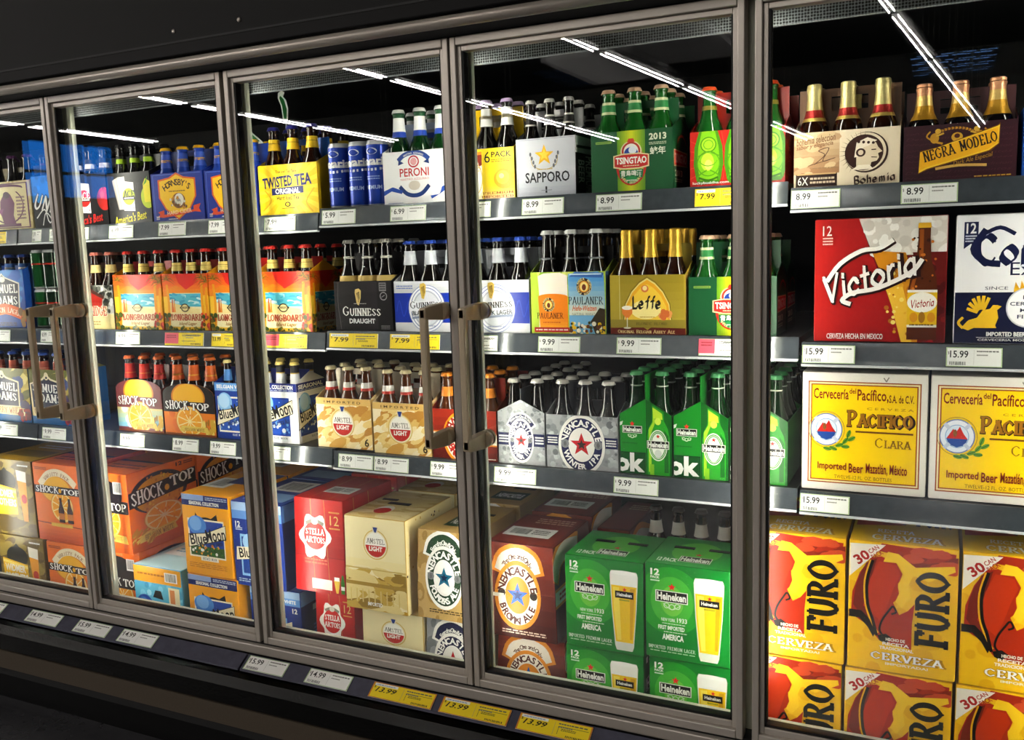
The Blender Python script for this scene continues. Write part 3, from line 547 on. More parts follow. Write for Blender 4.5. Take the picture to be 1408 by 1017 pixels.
def citrus(a,cx,cy,r,k=1.0):
    """a half orange slice on its rind"""
    a.e(cx,cy,r,r*k,'d8861c'); a.e(cx,cy,r*.94,r*.94*k,'f4dc8c'); a.e(cx,cy,r*.84,r*.84*k,'f0a81c')
    for i in range(9): g=2*PI*i/9; a.l([(cx,cy),(cx+r*.84*math.cos(g),cy+r*.84*k*math.sin(g))],.016,'f8e6a4')
    a.blobs(cx-r*.5,cy-r*.5*k,cx+r*.5,cy+r*.5*k,12,['f8c440','e8921c'],.01,.02,3); a.e(cx,cy,r*.1,r*.1*k,'f8e6a4')
def d_shock(c0,c1,band):
    def f(a):
        a.r(0,0,1,1.3,c0); a.grad(0,.1,1,.72,c1,'f0d07c' if c0!=c1 else 'e8861c',6); a.blobs(0,.1,.45,.6,10,['f8e4a0','c8dce0'] if c0!=c1 else ['f0a030','e07414'],.05,.1,2); a.r(0,.56,1,1.3,band)
        a.e(.5,.92,.33,.36,'d8861c'); a.e(.5,.92,.3,.33,'f0b828'); a.r(0,.58,1,.82,band); citrus(a,.5,.34,.27,1.4); a.blobs(.74,.05,1,.4,18,['d8b040','f0d878','a8781c'],.015,.03,6,3,80)
        a.t(.04,.62,.5,.84,'SHOCK',W_,'R',out='3a1a10',ow=1.0); a.t(.54,.62,.9,.8,'TOP',W_,'R',out='3a1a10',ow=1.0)
        a.p([(.3,.1),(.34,.24),(.84,.22),(.88,.08),(.6,.12)],'e8c85c'); a.t(.4,.12,.78,.19,'BELGIAN WHITE','7a4a14','r'); a.r(0,0,1,.05,'8a4a1c')
    return f
def d_bluemoon(bg, cap, capc, name, scene, tags=True):
    def f(a):
        a.r(0,0,1,1,bg); a.r(0,.86,1,1,cap); a.t(.06,.9,.92,.97,capc,W_,'h'); a.fine(.06,.87,.94,.89,1,'b8c4dc')
        a.r(.06,.12,.82,.76,'f0ead8' if bg=='1b3f94' else '1b3f94'); a.r(.09,.15,.79,.73,'1f4fae'); a.r(.09,.15,.79,.4,scene); a.e(.26,.66,.2,.17,'8fc0ec'); a.e(.24,.68,.15,.13,'b6d8f4'); a.blobs(.1,.15,.78,.38,34,[scene,'20408c','e8eef6','6a9cd8'],.02,.045,5); a.star(.6,.68,.015,W_); a.star(.72,.62,.012,W_)
        a.p([(.0,.22),(.06,.5),(.5,.56),(.9,.74),(.9,.5),(.4,.34)],'3a3020'); a.p([(.02,.24),(.07,.49),(.5,.545),(.89,.72),(.89,.51),(.4,.35)],'f2e8ca'); a.t(.07,.36,.46,.54,'Blue','1c1a18','b',rot=10); a.t(.44,.45,.88,.67,'Moon','1c1a18','b',rot=17); a.t(.3,.29,.8,.37,name,'2a2418','r',rot=14)
        a.t(.42,.06,.74,.1,'BLUE MOON','20305a','r') if bg!='1b3f94' else a.t(.42,.06,.74,.1,'BLUE MOON',W_,'r')
    return f
def amstel_mark(a,cx,cy,k,asp):
    a.e(cx,cy,.205*k,.205*k*asp,'d8b868'); a.e(cx,cy,.19*k,.19*k*asp,'efe4c0'); a.e(cx,cy,.17*k,.17*k*asp,'f7f5ee'); a.e(cx,cy,.17*k,.17*k*asp,'c42a22',180,360); a.r(cx-.17*k,cy-.01,cx+.17*k,cy+.012*asp,'f7f5ee')
    a.t(cx-.15*k,cy+.012*asp,cx+.15*k,cy+.085*asp*k,'AMSTEL','3a342c','r'); a.t(cx-.11*k,cy-.09*asp*k,cx+.11*k,cy-.025*asp*k,'LIGHT','fbf6ee','h'); a.e(cx,cy+.2*k*asp,.04*k,.045*k*asp,'e6e2d4'); a.p([(cx-.04*k,cy+.24*k*asp),(cx+.04*k,cy+.24*k*asp),(cx+.015*k,cy+.17*k*asp),(cx-.015*k,cy+.17*k*asp)],'24428c')
def d_amstel6(a):
    a.r(0,0,1,1,'e6c274'); a.blobs(0,0,1,1,110,['f4e2ae','d2a248','f0d48c','c8923c','f8ecc8'],.02,.09,5,2.2,30); a.r(0,.87,1,1,'e2bc70'); a.t(.15,.9,.82,.95,'I M P O R T E D','6a5020','b'); amstel_mark(a,.48,.5,1.05,1.35); a.t(.86,.06,.94,.22,'6','3a2c14','b')
def d_amstelcase(a):
    a.r(0,0,1,1,'f2e6b8'); a.grad(0,0,1,.55,'c09a2c','f0e2ac',6); a.blobs(0,.02,1,.42,70,['c8a848','9a7c28','e4d090','f0e4b8'],.03,.1,6,2.6,0); a.r(0,.26,1,.3,'a88a34'); a.r(0,.44,1,.455,'c8b068')
    for i in range(9): a.l([(.08+.1*i,.08),(.08+.1*i,.22)],.02,'d8c078')
    a.t(.36,.05,.6,.09,'IMPORTED',W_,'b'); amstel_mark(a,.52,.72,1.0,.78)
def d_dots(a): a.r(0,0,1,1,'e8d8a0'); a.blobs(0,0,1,1,26,['3a2c18','c8a858'],.01,.016,3)
def newcastle(a,cx,cy,rx,ry,ringc,starc,top,bot,rim='f2f0ea',coin='9a9c9e',mid='f2f0ea'):
    a.e(cx,cy,rx*1.13,ry*1.13,rim); a.e(cx,cy,rx,ry,ringc); a.e(cx,cy,rx*.64,ry*.64,rim); a.e(cx,cy,rx*.58,ry*.58,mid)
    a.at(top,cx,cy,rx*.7,ry*.7,172,8,ry*.24,'f7f6f2','h'); a.at(bot,cx,cy,rx*.92,ry*.92,200,340,ry*.21,'f7f6f2','h',flip=True)
    a.star(cx,cy,rx*.56,starc)
    a.star(cx,cy,rx*.26,'3a2a24' if starc=='c41f26' else '0f2c50')
    for s in (-1,1): a.e(cx+s*rx*.8,cy+ry*.02,rx*.2,rx*.2*a.w/a.h,coin); a.ring(cx+s*rx*.8,cy+ry*.02,rx*.15,rx*.15*a.w/a.h,.006,'5a5c5e'); a.e(cx+s*rx*.8,cy+ry*.02,rx*.09,rx*.12*a.w/a.h,'6c6e70')
def d_ncbrown6(a):
    a.r(0,0,1,1,'8a2418'); a.grad(0,0,1,1,'6a1a12','a8341f',6); a.r(0,.3,1,.56,'d88a24'); a.r(0,.33,1,.53,'f0ece0'); a.fine(.76,.36,.98,.5,2,'a8341f'); a.fine(.02,.36,.2,.5,2,'a8341f'); a.e(.5,.43,.33,.55,'e8981c'); a.e(.5,.43,.29,.49,'f4f0e6'); a.at('NEWCASTLE',.5,.43,.19,.33,172,8,.17,'a8241c','h'); a.e(.5,.43,.16,.27,'e8981c'); a.star(.5,.43,.13,'2458a8'); a.at('BROWN ALE',.5,.43,.27,.46,200,340,.15,'a8241c','h',flip=True); a.fine(.84,.02,.98,.06,1,'f0e0d0')
def ice(a):
    a.r(0,0,1,1.4,'a8abad'); a.blobs(0,0,1,1.3,160,['8c9093','c4c8ca','9ca0a2','b8bcbe','787c80'],.015,.06,7)
def d_winter_side(a):
    ice(a); a.r(0,.36,1,.6,'1c2354'); a.fine(.02,.4,.22,.56,3,W_); a.fine(.8,.4,.98,.56,3,W_); a.l([(.26,.74),(.36,.88),(.5,.93),(.64,.88),(.76,.74)],.14,W_,True); a.l([(.28,.76),(.37,.87),(.5,.915),(.63,.87),(.74,.76)],.1,'1c2354',True); a.at('From the One & Only',.5,.62,.26,.28,140,40,.05,W_,'b')
    newcastle(a,.5,.46,.24,.38,'1c2354','c41f26','NEWCASTLE','WINTER IPA')
def d_winter(a):
    ice(a); a.r(0,.42,1,.62,'1c2354'); a.fine(.02,.45,.16,.59,3,W_); a.fine(.84,.45,.98,.59,3,W_); newcastle(a,.5,.46,.29,.5,'1c2354','c41f26','NEWCASTLE','WINTER IPA')
def heineken_word(a,x0,y0,x1,y1,out='e8e8e0'):
    a.r(x0-.012,y0-.016,x1+.012,y1+.016,out); a.r(x0,y0-.008,x1,y1+.008,'15130f'); a.t(x0+.01,y0+.004,x1-.01,y1-.002,'Heineken',W_,'h')
def hop(a,cx,cy,k):
    for s in (-1,0,1): a.ring(cx+s*.055*k,cy+abs(s)*.01,.026*k,.022*k,.01,'cfe6c4')
    a.l([(cx-.09*k,cy+.03),(cx,cy-.03),(cx+.09*k,cy+.03)],.008,'cfe6c4',True)
def d_heineken_end(a):
    a.r(0,0,1,1.4,'1b8a2a'); a.r(0,0,1,.36,'0d5420'); a.r(0,.35,1,.365,'0a4218'); a.r(.5,0,.505,1.4,'3cae44')
    a.star(.24,.84,.055,'dc2c24'); heineken_word(a,.06,.7,.42,.79); hop(a,.24,.63,1.0); a.t(-.1,.03,.47,.35,'ok',W_,'h',out='e8f4e8',ow=.6); a.p([(0,.86),(.06,.88),(.04,.82),(0,.8)],'f4f0ee'); a.fine(.04,.5,.34,.53,1,'126a20')
    a.p([(.505,0),(1,0),(1,1.4),(.505,1.4)],'10641f')
    a.p([(.63,1.16),(.85,1.06),(.86,.9),(.93,.78),(.96,.64),(.96,0),(.53,0),(.53,.64),(.56,.78),(.63,.9)],'2f9e2c'); a.p([(.56,.05),(.61,.05),(.61,.7),(.68,.86),(.69,1.06),(.65,1.12),(.64,.88),(.56,.76)],'a8d832'); a.p([(.86,.05),(.94,.05),(.94,.66),(.86,.76)],'176e22'); a.p([(.64,1.13),(.82,1.03),(.83,.93),(.65,.95)],'bfe03c'); a.e(.74,.9,.06,.06,'d4ec5c')
    a.e(.74,.5,.18,.26,'e4f0dc'); a.e(.74,.5,.165,.24,'2a8c34'); a.e(.74,.5,.125,.2,'f0f3ea'); a.e(.74,.36,.07,.07,'d4d8d4'); heineken_word(a,.54,.46,.94,.56); a.star(.74,.65,.045,'dc2c24'); a.ring(.74,.5,.145,.22,.012,'d6e8c8'); a.r(.58,.0,.66,.18,'8cc828')
def d_pacifico(a):
    a.r(0,0,1,1,'efeae2'); a.r(.045,.06,.955,.93,'a8541c'); a.r(.055,.07,.945,.92,'f6e6b0'); a.r(.068,.083,.932,.907,'a8541c'); a.r(.078,.093,.922,.897,'fcd404'); pass
    a.t(.09,.78,.38,.87,'Cervecería','8a2a14','b'); a.t(.385,.83,.44,.875,'del','8a2a14','b'); a.t(.45,.76,.7,.87,'Pacífico,','8a2a14','b'); a.t(.705,.765,.9,.83,'S.A. de C.V.','6a2414','b')
    a.t(.53,.7,.9,.72,'C E R V E Z A','b88c1c','b'); a.t(.37,.55,.9,.69,'Pacifico','6a4410','R',out='2c1a08',ow=.9); a.t(.368,.555,.895,.692,'Pacifico','a8741c','R'); a.r(.44,.505,.9,.52,'7a4a14'); a.t(.6,.385,.89,.47,'Clara','9a7414','r')
    a.e(.2,.52,.135,.14,'7c8cb0'); a.e(.2,.52,.125,.13,'e6ecf6'); a.e(.2,.52,.09,.095,'8ab0d8'); a.e(.2,.52,.084,.089,'d8e6f4'); a.p([(.12,.5),(.17,.58),(.19,.55),(.22,.6),(.25,.54),(.28,.5)],'d02c24'); a.p([(.12,.5),(.28,.5),(.26,.45),(.2,.43),(.14,.45)],'2450a0'); a.e(.185,.545,.015,.03,'8a5a24')
    for g in (45,135,225,315): a.l([(.2+.085*math.cos(math.radians(g)),.52+.09*math.sin(math.radians(g))),(.2+.13*math.cos(math.radians(g)),.52+.135*math.sin(math.radians(g)))],.03,'c4cee2')
    a.ring(.2,.52,.15,.155,.004,'8a6a3c')
    for x,y,g in ((.31,.39,20),(.26,.36,-20),(.36,.43,50),(.21,.355,170),(.385,.49,70),(.36,.38,0),(.41,.45,30)):
        q = math.radians(g); P = [(x+.036*math.cos(t)*math.cos(q)-.017*math.sin(t)*math.sin(q), y+.036*math.cos(t)*math.sin(q)+.017*math.sin(t)*math.cos(q)) for t in [2*PI*i/10 for i in range(10)]]
        a.p(P,'6a9c30'); a.l([(x-.03*math.cos(q),y-.03*math.sin(q)),(x+.03*math.cos(q),y+.03*math.sin(q))],.006,'2c5c1c')
    a.t(.13,.16,.37,.24,'Imported','8a2a14','b'); a.t(.39,.16,.51,.24,'Beer','8a2a14','b'); a.t(.53,.15,.86,.25,'Mazatlán, México','8a2a14','b'); a.t(.27,.105,.74,.135,'TWELVE-12 FL. OZ. BOTTLES','7a5c14','s'); a.l([(.66,.97),(.68,.94),(.7,.975)],.01,'9a948c')
def d_widmer(a):
    a.r(0,0,1,1,'8a7430'); a.blobs(0,0,1,1,40,['7a6426','9a863c','6a5620'],.04,.12,2,2.2,5); a.e(.4,.72,.24,.14,'14100a'); a.p([(.16,.72),(.4,.9),(.64,.72)],'14100a'); a.p([(.06,.25),(.06,.68),(.62,.62),(.62,.28)],'f0c01c'); a.p([(.06,.66),(.62,.6),(.62,.56),(.06,.62)],'fbe27a')
    a.t(.1,.5,.56,.6,'WIDMER',W_,'h'); a.t(.1,.38,.6,.48,'BROTHERS',W_,'h'); a.p([(.66,.86),(.88,.84),(.84,.2),(.74,.2)],'e8a024'); a.p([(.66,.88),(.88,.86),(.87,.72),(.67,.74)],'f4efe2'); a.e(.79,.5,.06,.06,'c8442c'); a.fine(.7,.92,.94,.96,1,W_)
def d_shockvar(a):
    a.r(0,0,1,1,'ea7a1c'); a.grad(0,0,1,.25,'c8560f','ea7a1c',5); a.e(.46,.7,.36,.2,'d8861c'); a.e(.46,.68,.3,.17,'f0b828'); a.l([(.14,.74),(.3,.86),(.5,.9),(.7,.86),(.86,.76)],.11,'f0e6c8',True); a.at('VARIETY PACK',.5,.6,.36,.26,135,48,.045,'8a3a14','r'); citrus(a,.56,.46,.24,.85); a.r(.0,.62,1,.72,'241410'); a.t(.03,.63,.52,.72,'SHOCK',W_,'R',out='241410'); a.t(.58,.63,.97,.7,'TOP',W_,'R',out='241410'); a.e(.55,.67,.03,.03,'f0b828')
    for x in (.48,.66): a.p([(x,.26),(x+.12,.26),(x+.12,.42),(x+.085,.5),(x+.085,.58),(x+.035,.58),(x+.035,.5),(x,.42)],'3c1c0c'); a.r(x,.3,x+.12,.38,'c87c24')
    a.l([(0,.24),(1,.21)],.015,'7a2c0c'); a.r(.3,.2,.75,.245,'e0b840'); a.fine(.05,.92,.3,.96,2,'6a2408')
def d_shockend(a):
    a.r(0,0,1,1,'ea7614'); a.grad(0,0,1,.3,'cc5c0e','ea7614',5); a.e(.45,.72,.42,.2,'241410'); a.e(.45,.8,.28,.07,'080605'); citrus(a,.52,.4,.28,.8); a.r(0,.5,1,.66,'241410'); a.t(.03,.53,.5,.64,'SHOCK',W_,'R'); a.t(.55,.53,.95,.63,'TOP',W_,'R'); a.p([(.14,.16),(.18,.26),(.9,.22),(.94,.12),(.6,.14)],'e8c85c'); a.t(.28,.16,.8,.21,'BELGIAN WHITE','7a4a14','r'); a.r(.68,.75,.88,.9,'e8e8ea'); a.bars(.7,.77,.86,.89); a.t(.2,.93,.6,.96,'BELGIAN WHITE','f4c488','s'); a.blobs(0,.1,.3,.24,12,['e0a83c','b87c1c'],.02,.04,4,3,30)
def d_shockside(a):
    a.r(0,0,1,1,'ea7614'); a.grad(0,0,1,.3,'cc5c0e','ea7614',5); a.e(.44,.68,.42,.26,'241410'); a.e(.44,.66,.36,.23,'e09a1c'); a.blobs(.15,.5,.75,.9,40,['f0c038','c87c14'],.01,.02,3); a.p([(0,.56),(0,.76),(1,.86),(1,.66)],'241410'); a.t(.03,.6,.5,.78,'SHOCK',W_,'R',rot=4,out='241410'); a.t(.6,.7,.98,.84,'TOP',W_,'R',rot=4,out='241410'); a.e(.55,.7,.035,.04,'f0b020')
    citrus(a,.48,.36,.3,.62); a.p([(.1,.1),(.12,.2),(.62,.24),(.66,.14)],'e8c85c'); a.t(.18,.13,.6,.2,'BELGIAN WHITE','7a4a14','r',rot=3); a.blobs(0,.08,.3,.26,26,['f0c858','c88c24'],.01,.02,5,4,30); a.l([(.8,.04),(.9,.4),(1,.56)],.05,'b8480c',True); a.t(.7,.93,.8,.98,'12','3a1408','h'); a.fine(.82,.93,.96,.98,2,'3a1408')
def d_summer(a):
    a.r(0,0,1,1,'5cb8dc'); a.blobs(0,0,1,.78,30,['7accec','48a4cc','9cdcf0'],.05,.1,4); a.r(0,.78,1,1,'e8a41c'); a.fine(.08,.87,.66,.92,1,'a86a0c'); a.r(.66,.82,.92,.95,W_); a.bars(.68,.83,.9,.94); a.p([(.38,.58),(.44,.68),(.56,.68),(.6,.56)],'0c0c10'); a.e(.2,.4,.2,.2,'2458b8'); a.e(.17,.44,.12,.12,'4c88d8'); a.p([(.2,.1),(.4,.4),(.7,.5),(.7,.1)],'3a3020'); a.p([(.22,.1),(.41,.38),(.69,.47),(.69,.1)],'f2e8ca'); a.t(.36,.18,.67,.38,'Moon','1c1a18','b',rot=8); a.r(.72,.4,.95,.75,'e8e0b8'); a.r(.75,.5,.85,.72,'d88a4c'); a.r(.78,.14,.86,.36,'8a3024')
def d_valencia(a):
    a.r(0,0,1,1,'f0a814'); a.r(0,.86,1,1,'1b2c6e'); a.r(0,.93,.48,1,'8fa8d4'); a.t(.16,.875,.8,.92,'SEASONAL COLLECTION',W_,'h'); a.fine(.52,.94,.98,.985,2,'b8c4dc'); a.p([(.26,.68),(.28,.78),(.34,.72),(.62,.72),(.74,.78),(.76,.68)],'14100c'); a.e(.5,.68,.16,.05,'14100c')
    a.r(.1,.22,.88,.7,'f2ead0'); a.r(.13,.24,.86,.68,'1b4aa8'); a.e(.3,.62,.2,.12,'4c8cdc'); a.e(.27,.64,.13,.09,'7ab0ec'); a.r(.13,.24,.86,.36,'3c5c24'); a.blobs(.14,.24,.85,.38,40,['3c7c2c','e8a424','2a5a1c','e8e8dc','d87c1c'],.015,.03,6)
    a.p([(.08,.33),(.1,.5),(.5,.54),(.92,.66),(.92,.48),(.5,.4)],'3a3020'); a.p([(.1,.34),(.11,.49),(.5,.53),(.91,.65),(.91,.49),(.5,.41)],'f2e8ca'); a.t(.13,.38,.5,.52,'Blue','1c1a18','b',rot=8); a.t(.48,.44,.9,.6,'Moon','1c1a18','b',rot=10); a.t(.28,.37,.84,.42,'Valencia Grove Amber','2a2418','r',rot=9); a.r(.34,.18,.72,.24,'f2ead0'); a.t(.38,.19,.68,.225,'BREWED MOON','2a4a8a','r'); a.fine(.08,.08,.9,.15,3,'c8860c')
def d_bmwhite(a):
    a.r(0,0,1,1,'1c3a8e'); a.r(0,.8,1,1,'6a9ad8'); a.r(0,.9,1,1,'a8c4e6'); a.t(.3,.83,.92,.88,'BELGIAN WHITE',W_,'h'); a.t(.06,.7,.16,.77,'12',W_,'h'); a.fine(.06,.66,.2,.7,2,W_); a.r(.14,.12,.72,.62,'8fc0ec'); a.r(.17,.15,.69,.59,'1f4a9c'); a.e(.32,.53,.13,.1,'a8d0f4'); a.p([(.04,.3),(.06,.46),(.5,.48),(.82,.58),(.82,.42),(.4,.34)],'f2e8ca'); a.t(.1,.34,.42,.46,'Blue','1c1a18','b',rot=6); a.t(.44,.4,.8,.54,'Moon','1c1a18','b',rot=8)
    for i in range(3): a.p([(.4+.1*i-.05,.18),(.4+.1*i,.32),(.4+.1*i+.05,.18)],'b8d4ee')
    a.fine(.06,.04,.9,.09,2,'b8cce8'); a.t(.84,.7,.94,.77,'12',W_,'h')
def d_bmwhite_side(a): a.r(0,0,1,1,'15296a'); a.r(0,.8,1,1,'5a8cd0'); a.t(.2,.68,.5,.76,'12','8fa8d4','h'); a.fine(.2,.2,.8,.5,6,'3a58a8')
def stella(a,cx,cy,k):
    a.p([(cx+k*.26*(1+.14*math.cos(6*g))*math.cos(g),cy+k*.2*(1+.14*math.cos(6*g))*math.sin(g)) for g in [2*PI*i/36 for i in range(36)]],'f2eee8'); a.e(cx,cy+.01,.2*k,.13*k,'c4231f'); a.l([(cx-.15*k,cy+.12*k),(cx,cy+.15*k),(cx+.15*k,cy+.12*k)],.05*k,'8a8478',True); a.e(cx,cy+.14*k,.06*k,.03*k,'d8d2c4')
    a.t(cx-.17*k,cy+.015*k,cx+.17*k,cy+.075*k,'STELLA',W_,'R'); a.t(cx-.18*k,cy-.06*k,cx+.18*k,cy-.002*k,'ARTOIS',W_,'R'); a.l([(cx-.14*k,cy-.13*k),(cx,cy-.16*k),(cx+.14*k,cy-.13*k)],.05*k,'f2eee8',True)
def d_stella(a):
    a.r(0,0,1,1,'b41a1c'); a.grad(0,.38,1,1,'a81618','c82420',5); a.l([(.34,1),(.4,0)],.006,'c89a4c'); a.l([(.62,1),(.7,0)],.006,'c89a4c'); a.l([(0,.39),(1,.39)],.006,'7c1012'); stella(a,.42,.6,1.15); a.t(.74,.74,.92,.84,'12','e0b86c','s'); a.fine(.72,.69,.94,.72,1,'d8a050'); a.fine(.72,.86,.94,.89,1,'d8a050'); a.fine(.2,.3,.66,.37,2,'d86c4c'); a.r(.34,.04,.74,.15,'e6e2de'); a.p([(.78,.16),(.9,.16),(.88,.08),(.86,.02),(.82,.02),(.8,.08)],'e8c04c'); a.r(.79,.15,.89,.19,W_); a.p([(.92,.02),(.99,.02),(.99,.14),(.97,.22),(.94,.22),(.92,.14)],'3c7c24'); a.r(.92,.06,.99,.1,W_)
def d_stella_side(a): a.r(0,0,1,1,'a81618'); a.l([(.2,1),(.22,0)],.008,'c89a4c'); a.l([(.5,1),(.52,0)],.008,'c89a4c')
def ncase(c0, c1, ringc, starc, ban, l1, l2, rim='f2f0ea', mid='f2f0ea', bant=W_):
    def f(a):
        a.r(0,0,1,1,c0); a.blobs(0,0,1,1,60,[c0,c1],.03,.1,4,1.6,90); a.l([(.22,.74),(.28,.86),(.46,.92),(.64,.86),(.7,.74)],.24,rim,True); a.l([(.24,.75),(.3,.85),(.46,.9),(.62,.85),(.68,.75)],.18,ban,True); a.at('From the One & Only' if bant==W_ else 'The One and Only',.46,.68,.2,.17,150,30,.055,bant,'b')
        newcastle(a,.46,.48,.29,.32,ringc,starc,l1,l2,rim,'8a8c8e' if bant==W_ else '241c18',mid); a.fine(.2,.07,.8,.12,2,'d8b8a0' if bant!=W_ else '5a4a24')
    return f
def d_nbrown(a):
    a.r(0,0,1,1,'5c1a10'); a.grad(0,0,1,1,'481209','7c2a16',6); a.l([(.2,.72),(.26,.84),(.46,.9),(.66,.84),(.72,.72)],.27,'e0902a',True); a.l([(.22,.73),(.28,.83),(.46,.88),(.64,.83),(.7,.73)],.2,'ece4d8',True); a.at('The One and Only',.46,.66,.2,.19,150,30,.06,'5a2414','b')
    a.e(.46,.46,.34,.37,'e0902a'); a.e(.46,.46,.29,.32,'ece4d8'); a.at('NEWCASTLE',.46,.46,.2,.22,172,8,.085,'5a1c12','h'); a.at('BROWN ALE',.46,.46,.28,.31,200,340,.075,'5a1c12','h',flip=True); a.e(.46,.46,.18,.2,'e0902a'); a.star(.46,.46,.165,'2a64b4'); a.star(.46,.46,.08,'173c78')
    for s in (-1,1): a.e(.46+s*.235,.47,.055,.045,'2c211c')
    a.fine(.24,.04,.86,.09,2,'d8c0b0'); a.r(.02,.42,.26,.46,'d8d4cc'); a.l([(0,.5),(1,.5)],.004,'8a4a34')
def d_nbrown_side(a): a.r(0,0,1,1,'6a2012'); a.l([(.0,.7),(.1,.86),(.3,.92),(.6,.86)],.25,'e0902a',True); a.l([(.0,.7),(.1,.84),(.3,.9),(.6,.85)],.18,'ece4d8',True); a.r(0,.36,1,.56,'e0902a'); a.r(0,.39,1,.53,'ece4d8'); a.fine(.1,.41,.9,.51,2,'b8341c')
def d_heincase(a):
    a.r(0,0,1,1,'128030'); a.e(.3,.62,.4,.36,'2c9c34'); a.e(.32,.62,.26,.26,'4cb43c'); a.e(.32,.62,.14,.16,'74c848'); a.t(.06,.88,.17,.95,'12',W_,'h'); a.t(.06,.845,.17,.872,'PACK',W_,'h'); a.fine(.06,.81,.17,.838,1,'d8ecd8'); a.star(.32,.77,.05,'dc2c24',rot=90); heineken_word(a,.13,.62,.5,.71); hop(a,.32,.56,1.2)
    a.t(.19,.4,.36,.435,'NEW YORK','eef6ea','b'); a.t(.38,.4,.5,.45,'1933','eef6ea','b'); a.fine(.2,.37,.48,.385,1,'cfe6cf'); a.t(.15,.31,.47,.355,'FIRST IMPORTED','eef6ea','h'); a.fine(.22,.28,.5,.295,1,'cfe6cf'); a.t(.2,.2,.46,.265,'AMERICA','eef6ea','h'); a.t(.03,.09,.6,.13,'IMPORTED PREMIUM LAGER','e4f0e0','r'); a.fine(.05,.06,.6,.08,1,'a8d0a8')
    a.p([(.58,.85),(.6,.9),(.92,.9),(.94,.85),(.92,.5),(.88,.08),(.86,.03),(.66,.03),(.64,.08),(.6,.5)],'d8dcd0'); a.p([(.6,.76),(.92,.76),(.91,.5),(.87,.12),(.65,.12),(.61,.5)],'f0c818'); a.p([(.62,.72),(.7,.72),(.72,.14),(.67,.14),(.63,.5)],'f8e05c'); a.p([(.84,.72),(.9,.72),(.86,.16),(.83,.16)],'d8a810'); a.r(.59,.74,.93,.88,'f4f3ee'); a.e(.76,.88,.17,.025,'fbfaf6'); heineken_word(a,.66,.62,.87,.665,'2a241c'); a.star(.77,.7,.03,'dc2c24'); a.fine(.7,.57,.83,.6,1,'8a9c2c')
def d_heinside(a): a.r(0,0,1,1,'0e6424'); a.t(.1,.88,.4,.95,'12',W_,'h'); heineken_word(a,.1,.56,.9,.68); a.fine(.1,.3,.8,.4,3,'4c9c5c')
def d_furo(a):
    a.r(0,0,1,1,'f0c01a'); a.blobs(0,0,1,1,40,['f2c624','e6b210'],.05,.12,8)
    a.p([(.26,.94),(.3,1),(.98,.97),(.97,.86),(.62,.82),(.46,.92)],'a83014'); a.blobs(.55,.83,.97,.97,26,['8a2818','c8502c'],.02,.05,3,2.5,5)
    a.p([(.02,.42),(.03,.6),(.1,.76),(.2,.88),(.3,.9),(.44,.86),(.5,.78),(.46,.68),(.48,.6),(.42,.55),(.48,.46),(.56,.5),(.62,.56),(.6,.4),(.6,.2),(.46,.22),(.3,.24),(.16,.36)],'ac300e'); a.p([(.1,.74),(.16,.84),(.26,.88),(.2,.7),(.18,.5),(.24,.34),(.1,.44),(.04,.5),(.06,.64)],'7c2412'); a.p([(.14,.5),(.2,.72),(.28,.86),(.44,.84),(.48,.77),(.42,.66),(.36,.5),(.3,.4)],'c03a10')
    a.p([(.32,.86),(.36,.94),(.46,.93),(.62,.84),(.97,.88),(.98,.84),(.74,.74),(.6,.78),(.56,.7),(.58,.6),(.5,.52),(.44,.56),(.48,.64),(.46,.7),(.52,.78),(.46,.86)],'f6cc28')
    a.l([(.2,.86),(.15,.7),(.16,.52),(.22,.38),(.28,.3)],.022,'e8b018',True); a.l([(.22,.86),(.17,.7),(.18,.52),(.23,.4),(.27,.28)],.03,'1c120c',True); a.p([(0,.46),(.12,.46),(.2,.4),(.26,.3),(.24,.26),(.18,.34),(.1,.4),(0,.4)],'1c120c'); a.l([(.36,.26),(.3,.32),(.32,.4),(.38,.48),(.42,.52),(.45,.48),(.41,.46)],.02,'1c120c',True); a.p([(.28,.28),(.36,.3),(.42,.27),(.36,.22),(.3,.24)],'1c120c')
    a.p([(0,.72),(.0,.98),(.34,.99)],'ece6da'); a.t(.04,.84,.19,.92,'30','b0241c','h',rot=38); a.t(.17,.93,.28,.965,'CAN','b0241c','b',rot=38); a.t(.2,.89,.32,.93,'PACK','b0241c','b',rot=38)
    a.t(.62,.24,.95,.82,'FURO','17130c','F',rot=90); a.r(.9,.4,.93,.48,'17130c')
    for i,(s,x0,x1) in enumerate((('HECHO DE',.36,.54),('RECETA',.33,.58),('TRADICIONAL',.3,.62))): a.t(x0,.245-.035*i,x1,.27-.035*i,s,'f4ead8','h')
    a.t(.22,.09,.9,.15,'CERVEZA',W_,'R',out='b88c10'); a.t(.36,.055,.76,.075,'IMPORTADA!','f4e8c8','h')
def d_furoside(a): a.r(0,0,1,1,'c89a14'); a.p([(0,.72),(0,.98),(.6,.99)],'ece6da'); a.t(.05,.82,.35,.93,'30','b0241c','h',rot=40); a.r(0,.1,.4,.6,'8a2818')
def d_furotop(a): a.r(0,0,1,1,'eac02a'); a.p([(.02,.4),(.5,.5),(.56,.95),(.02,.95)],'cc4630'); a.l([(.06,.7),(.2,.6),(.34,.72)],.03,'3a140c',True); a.blobs(.1,.5,.5,.9,12,['e06c4c','a83420'],.03,.06,3,2,20); a.t(.2,.06,.86,.2,'CERVEZA',W_,'R',out='c89a14'); a.t(.24,.25,.6,.34,'RECETA',W_,'R'); a.p([(.34,.6),(.42,.75),(.54,.66),(.5,.5)],'14100a'); a.t(.6,.48,.98,.9,'FURO','17130c','F')
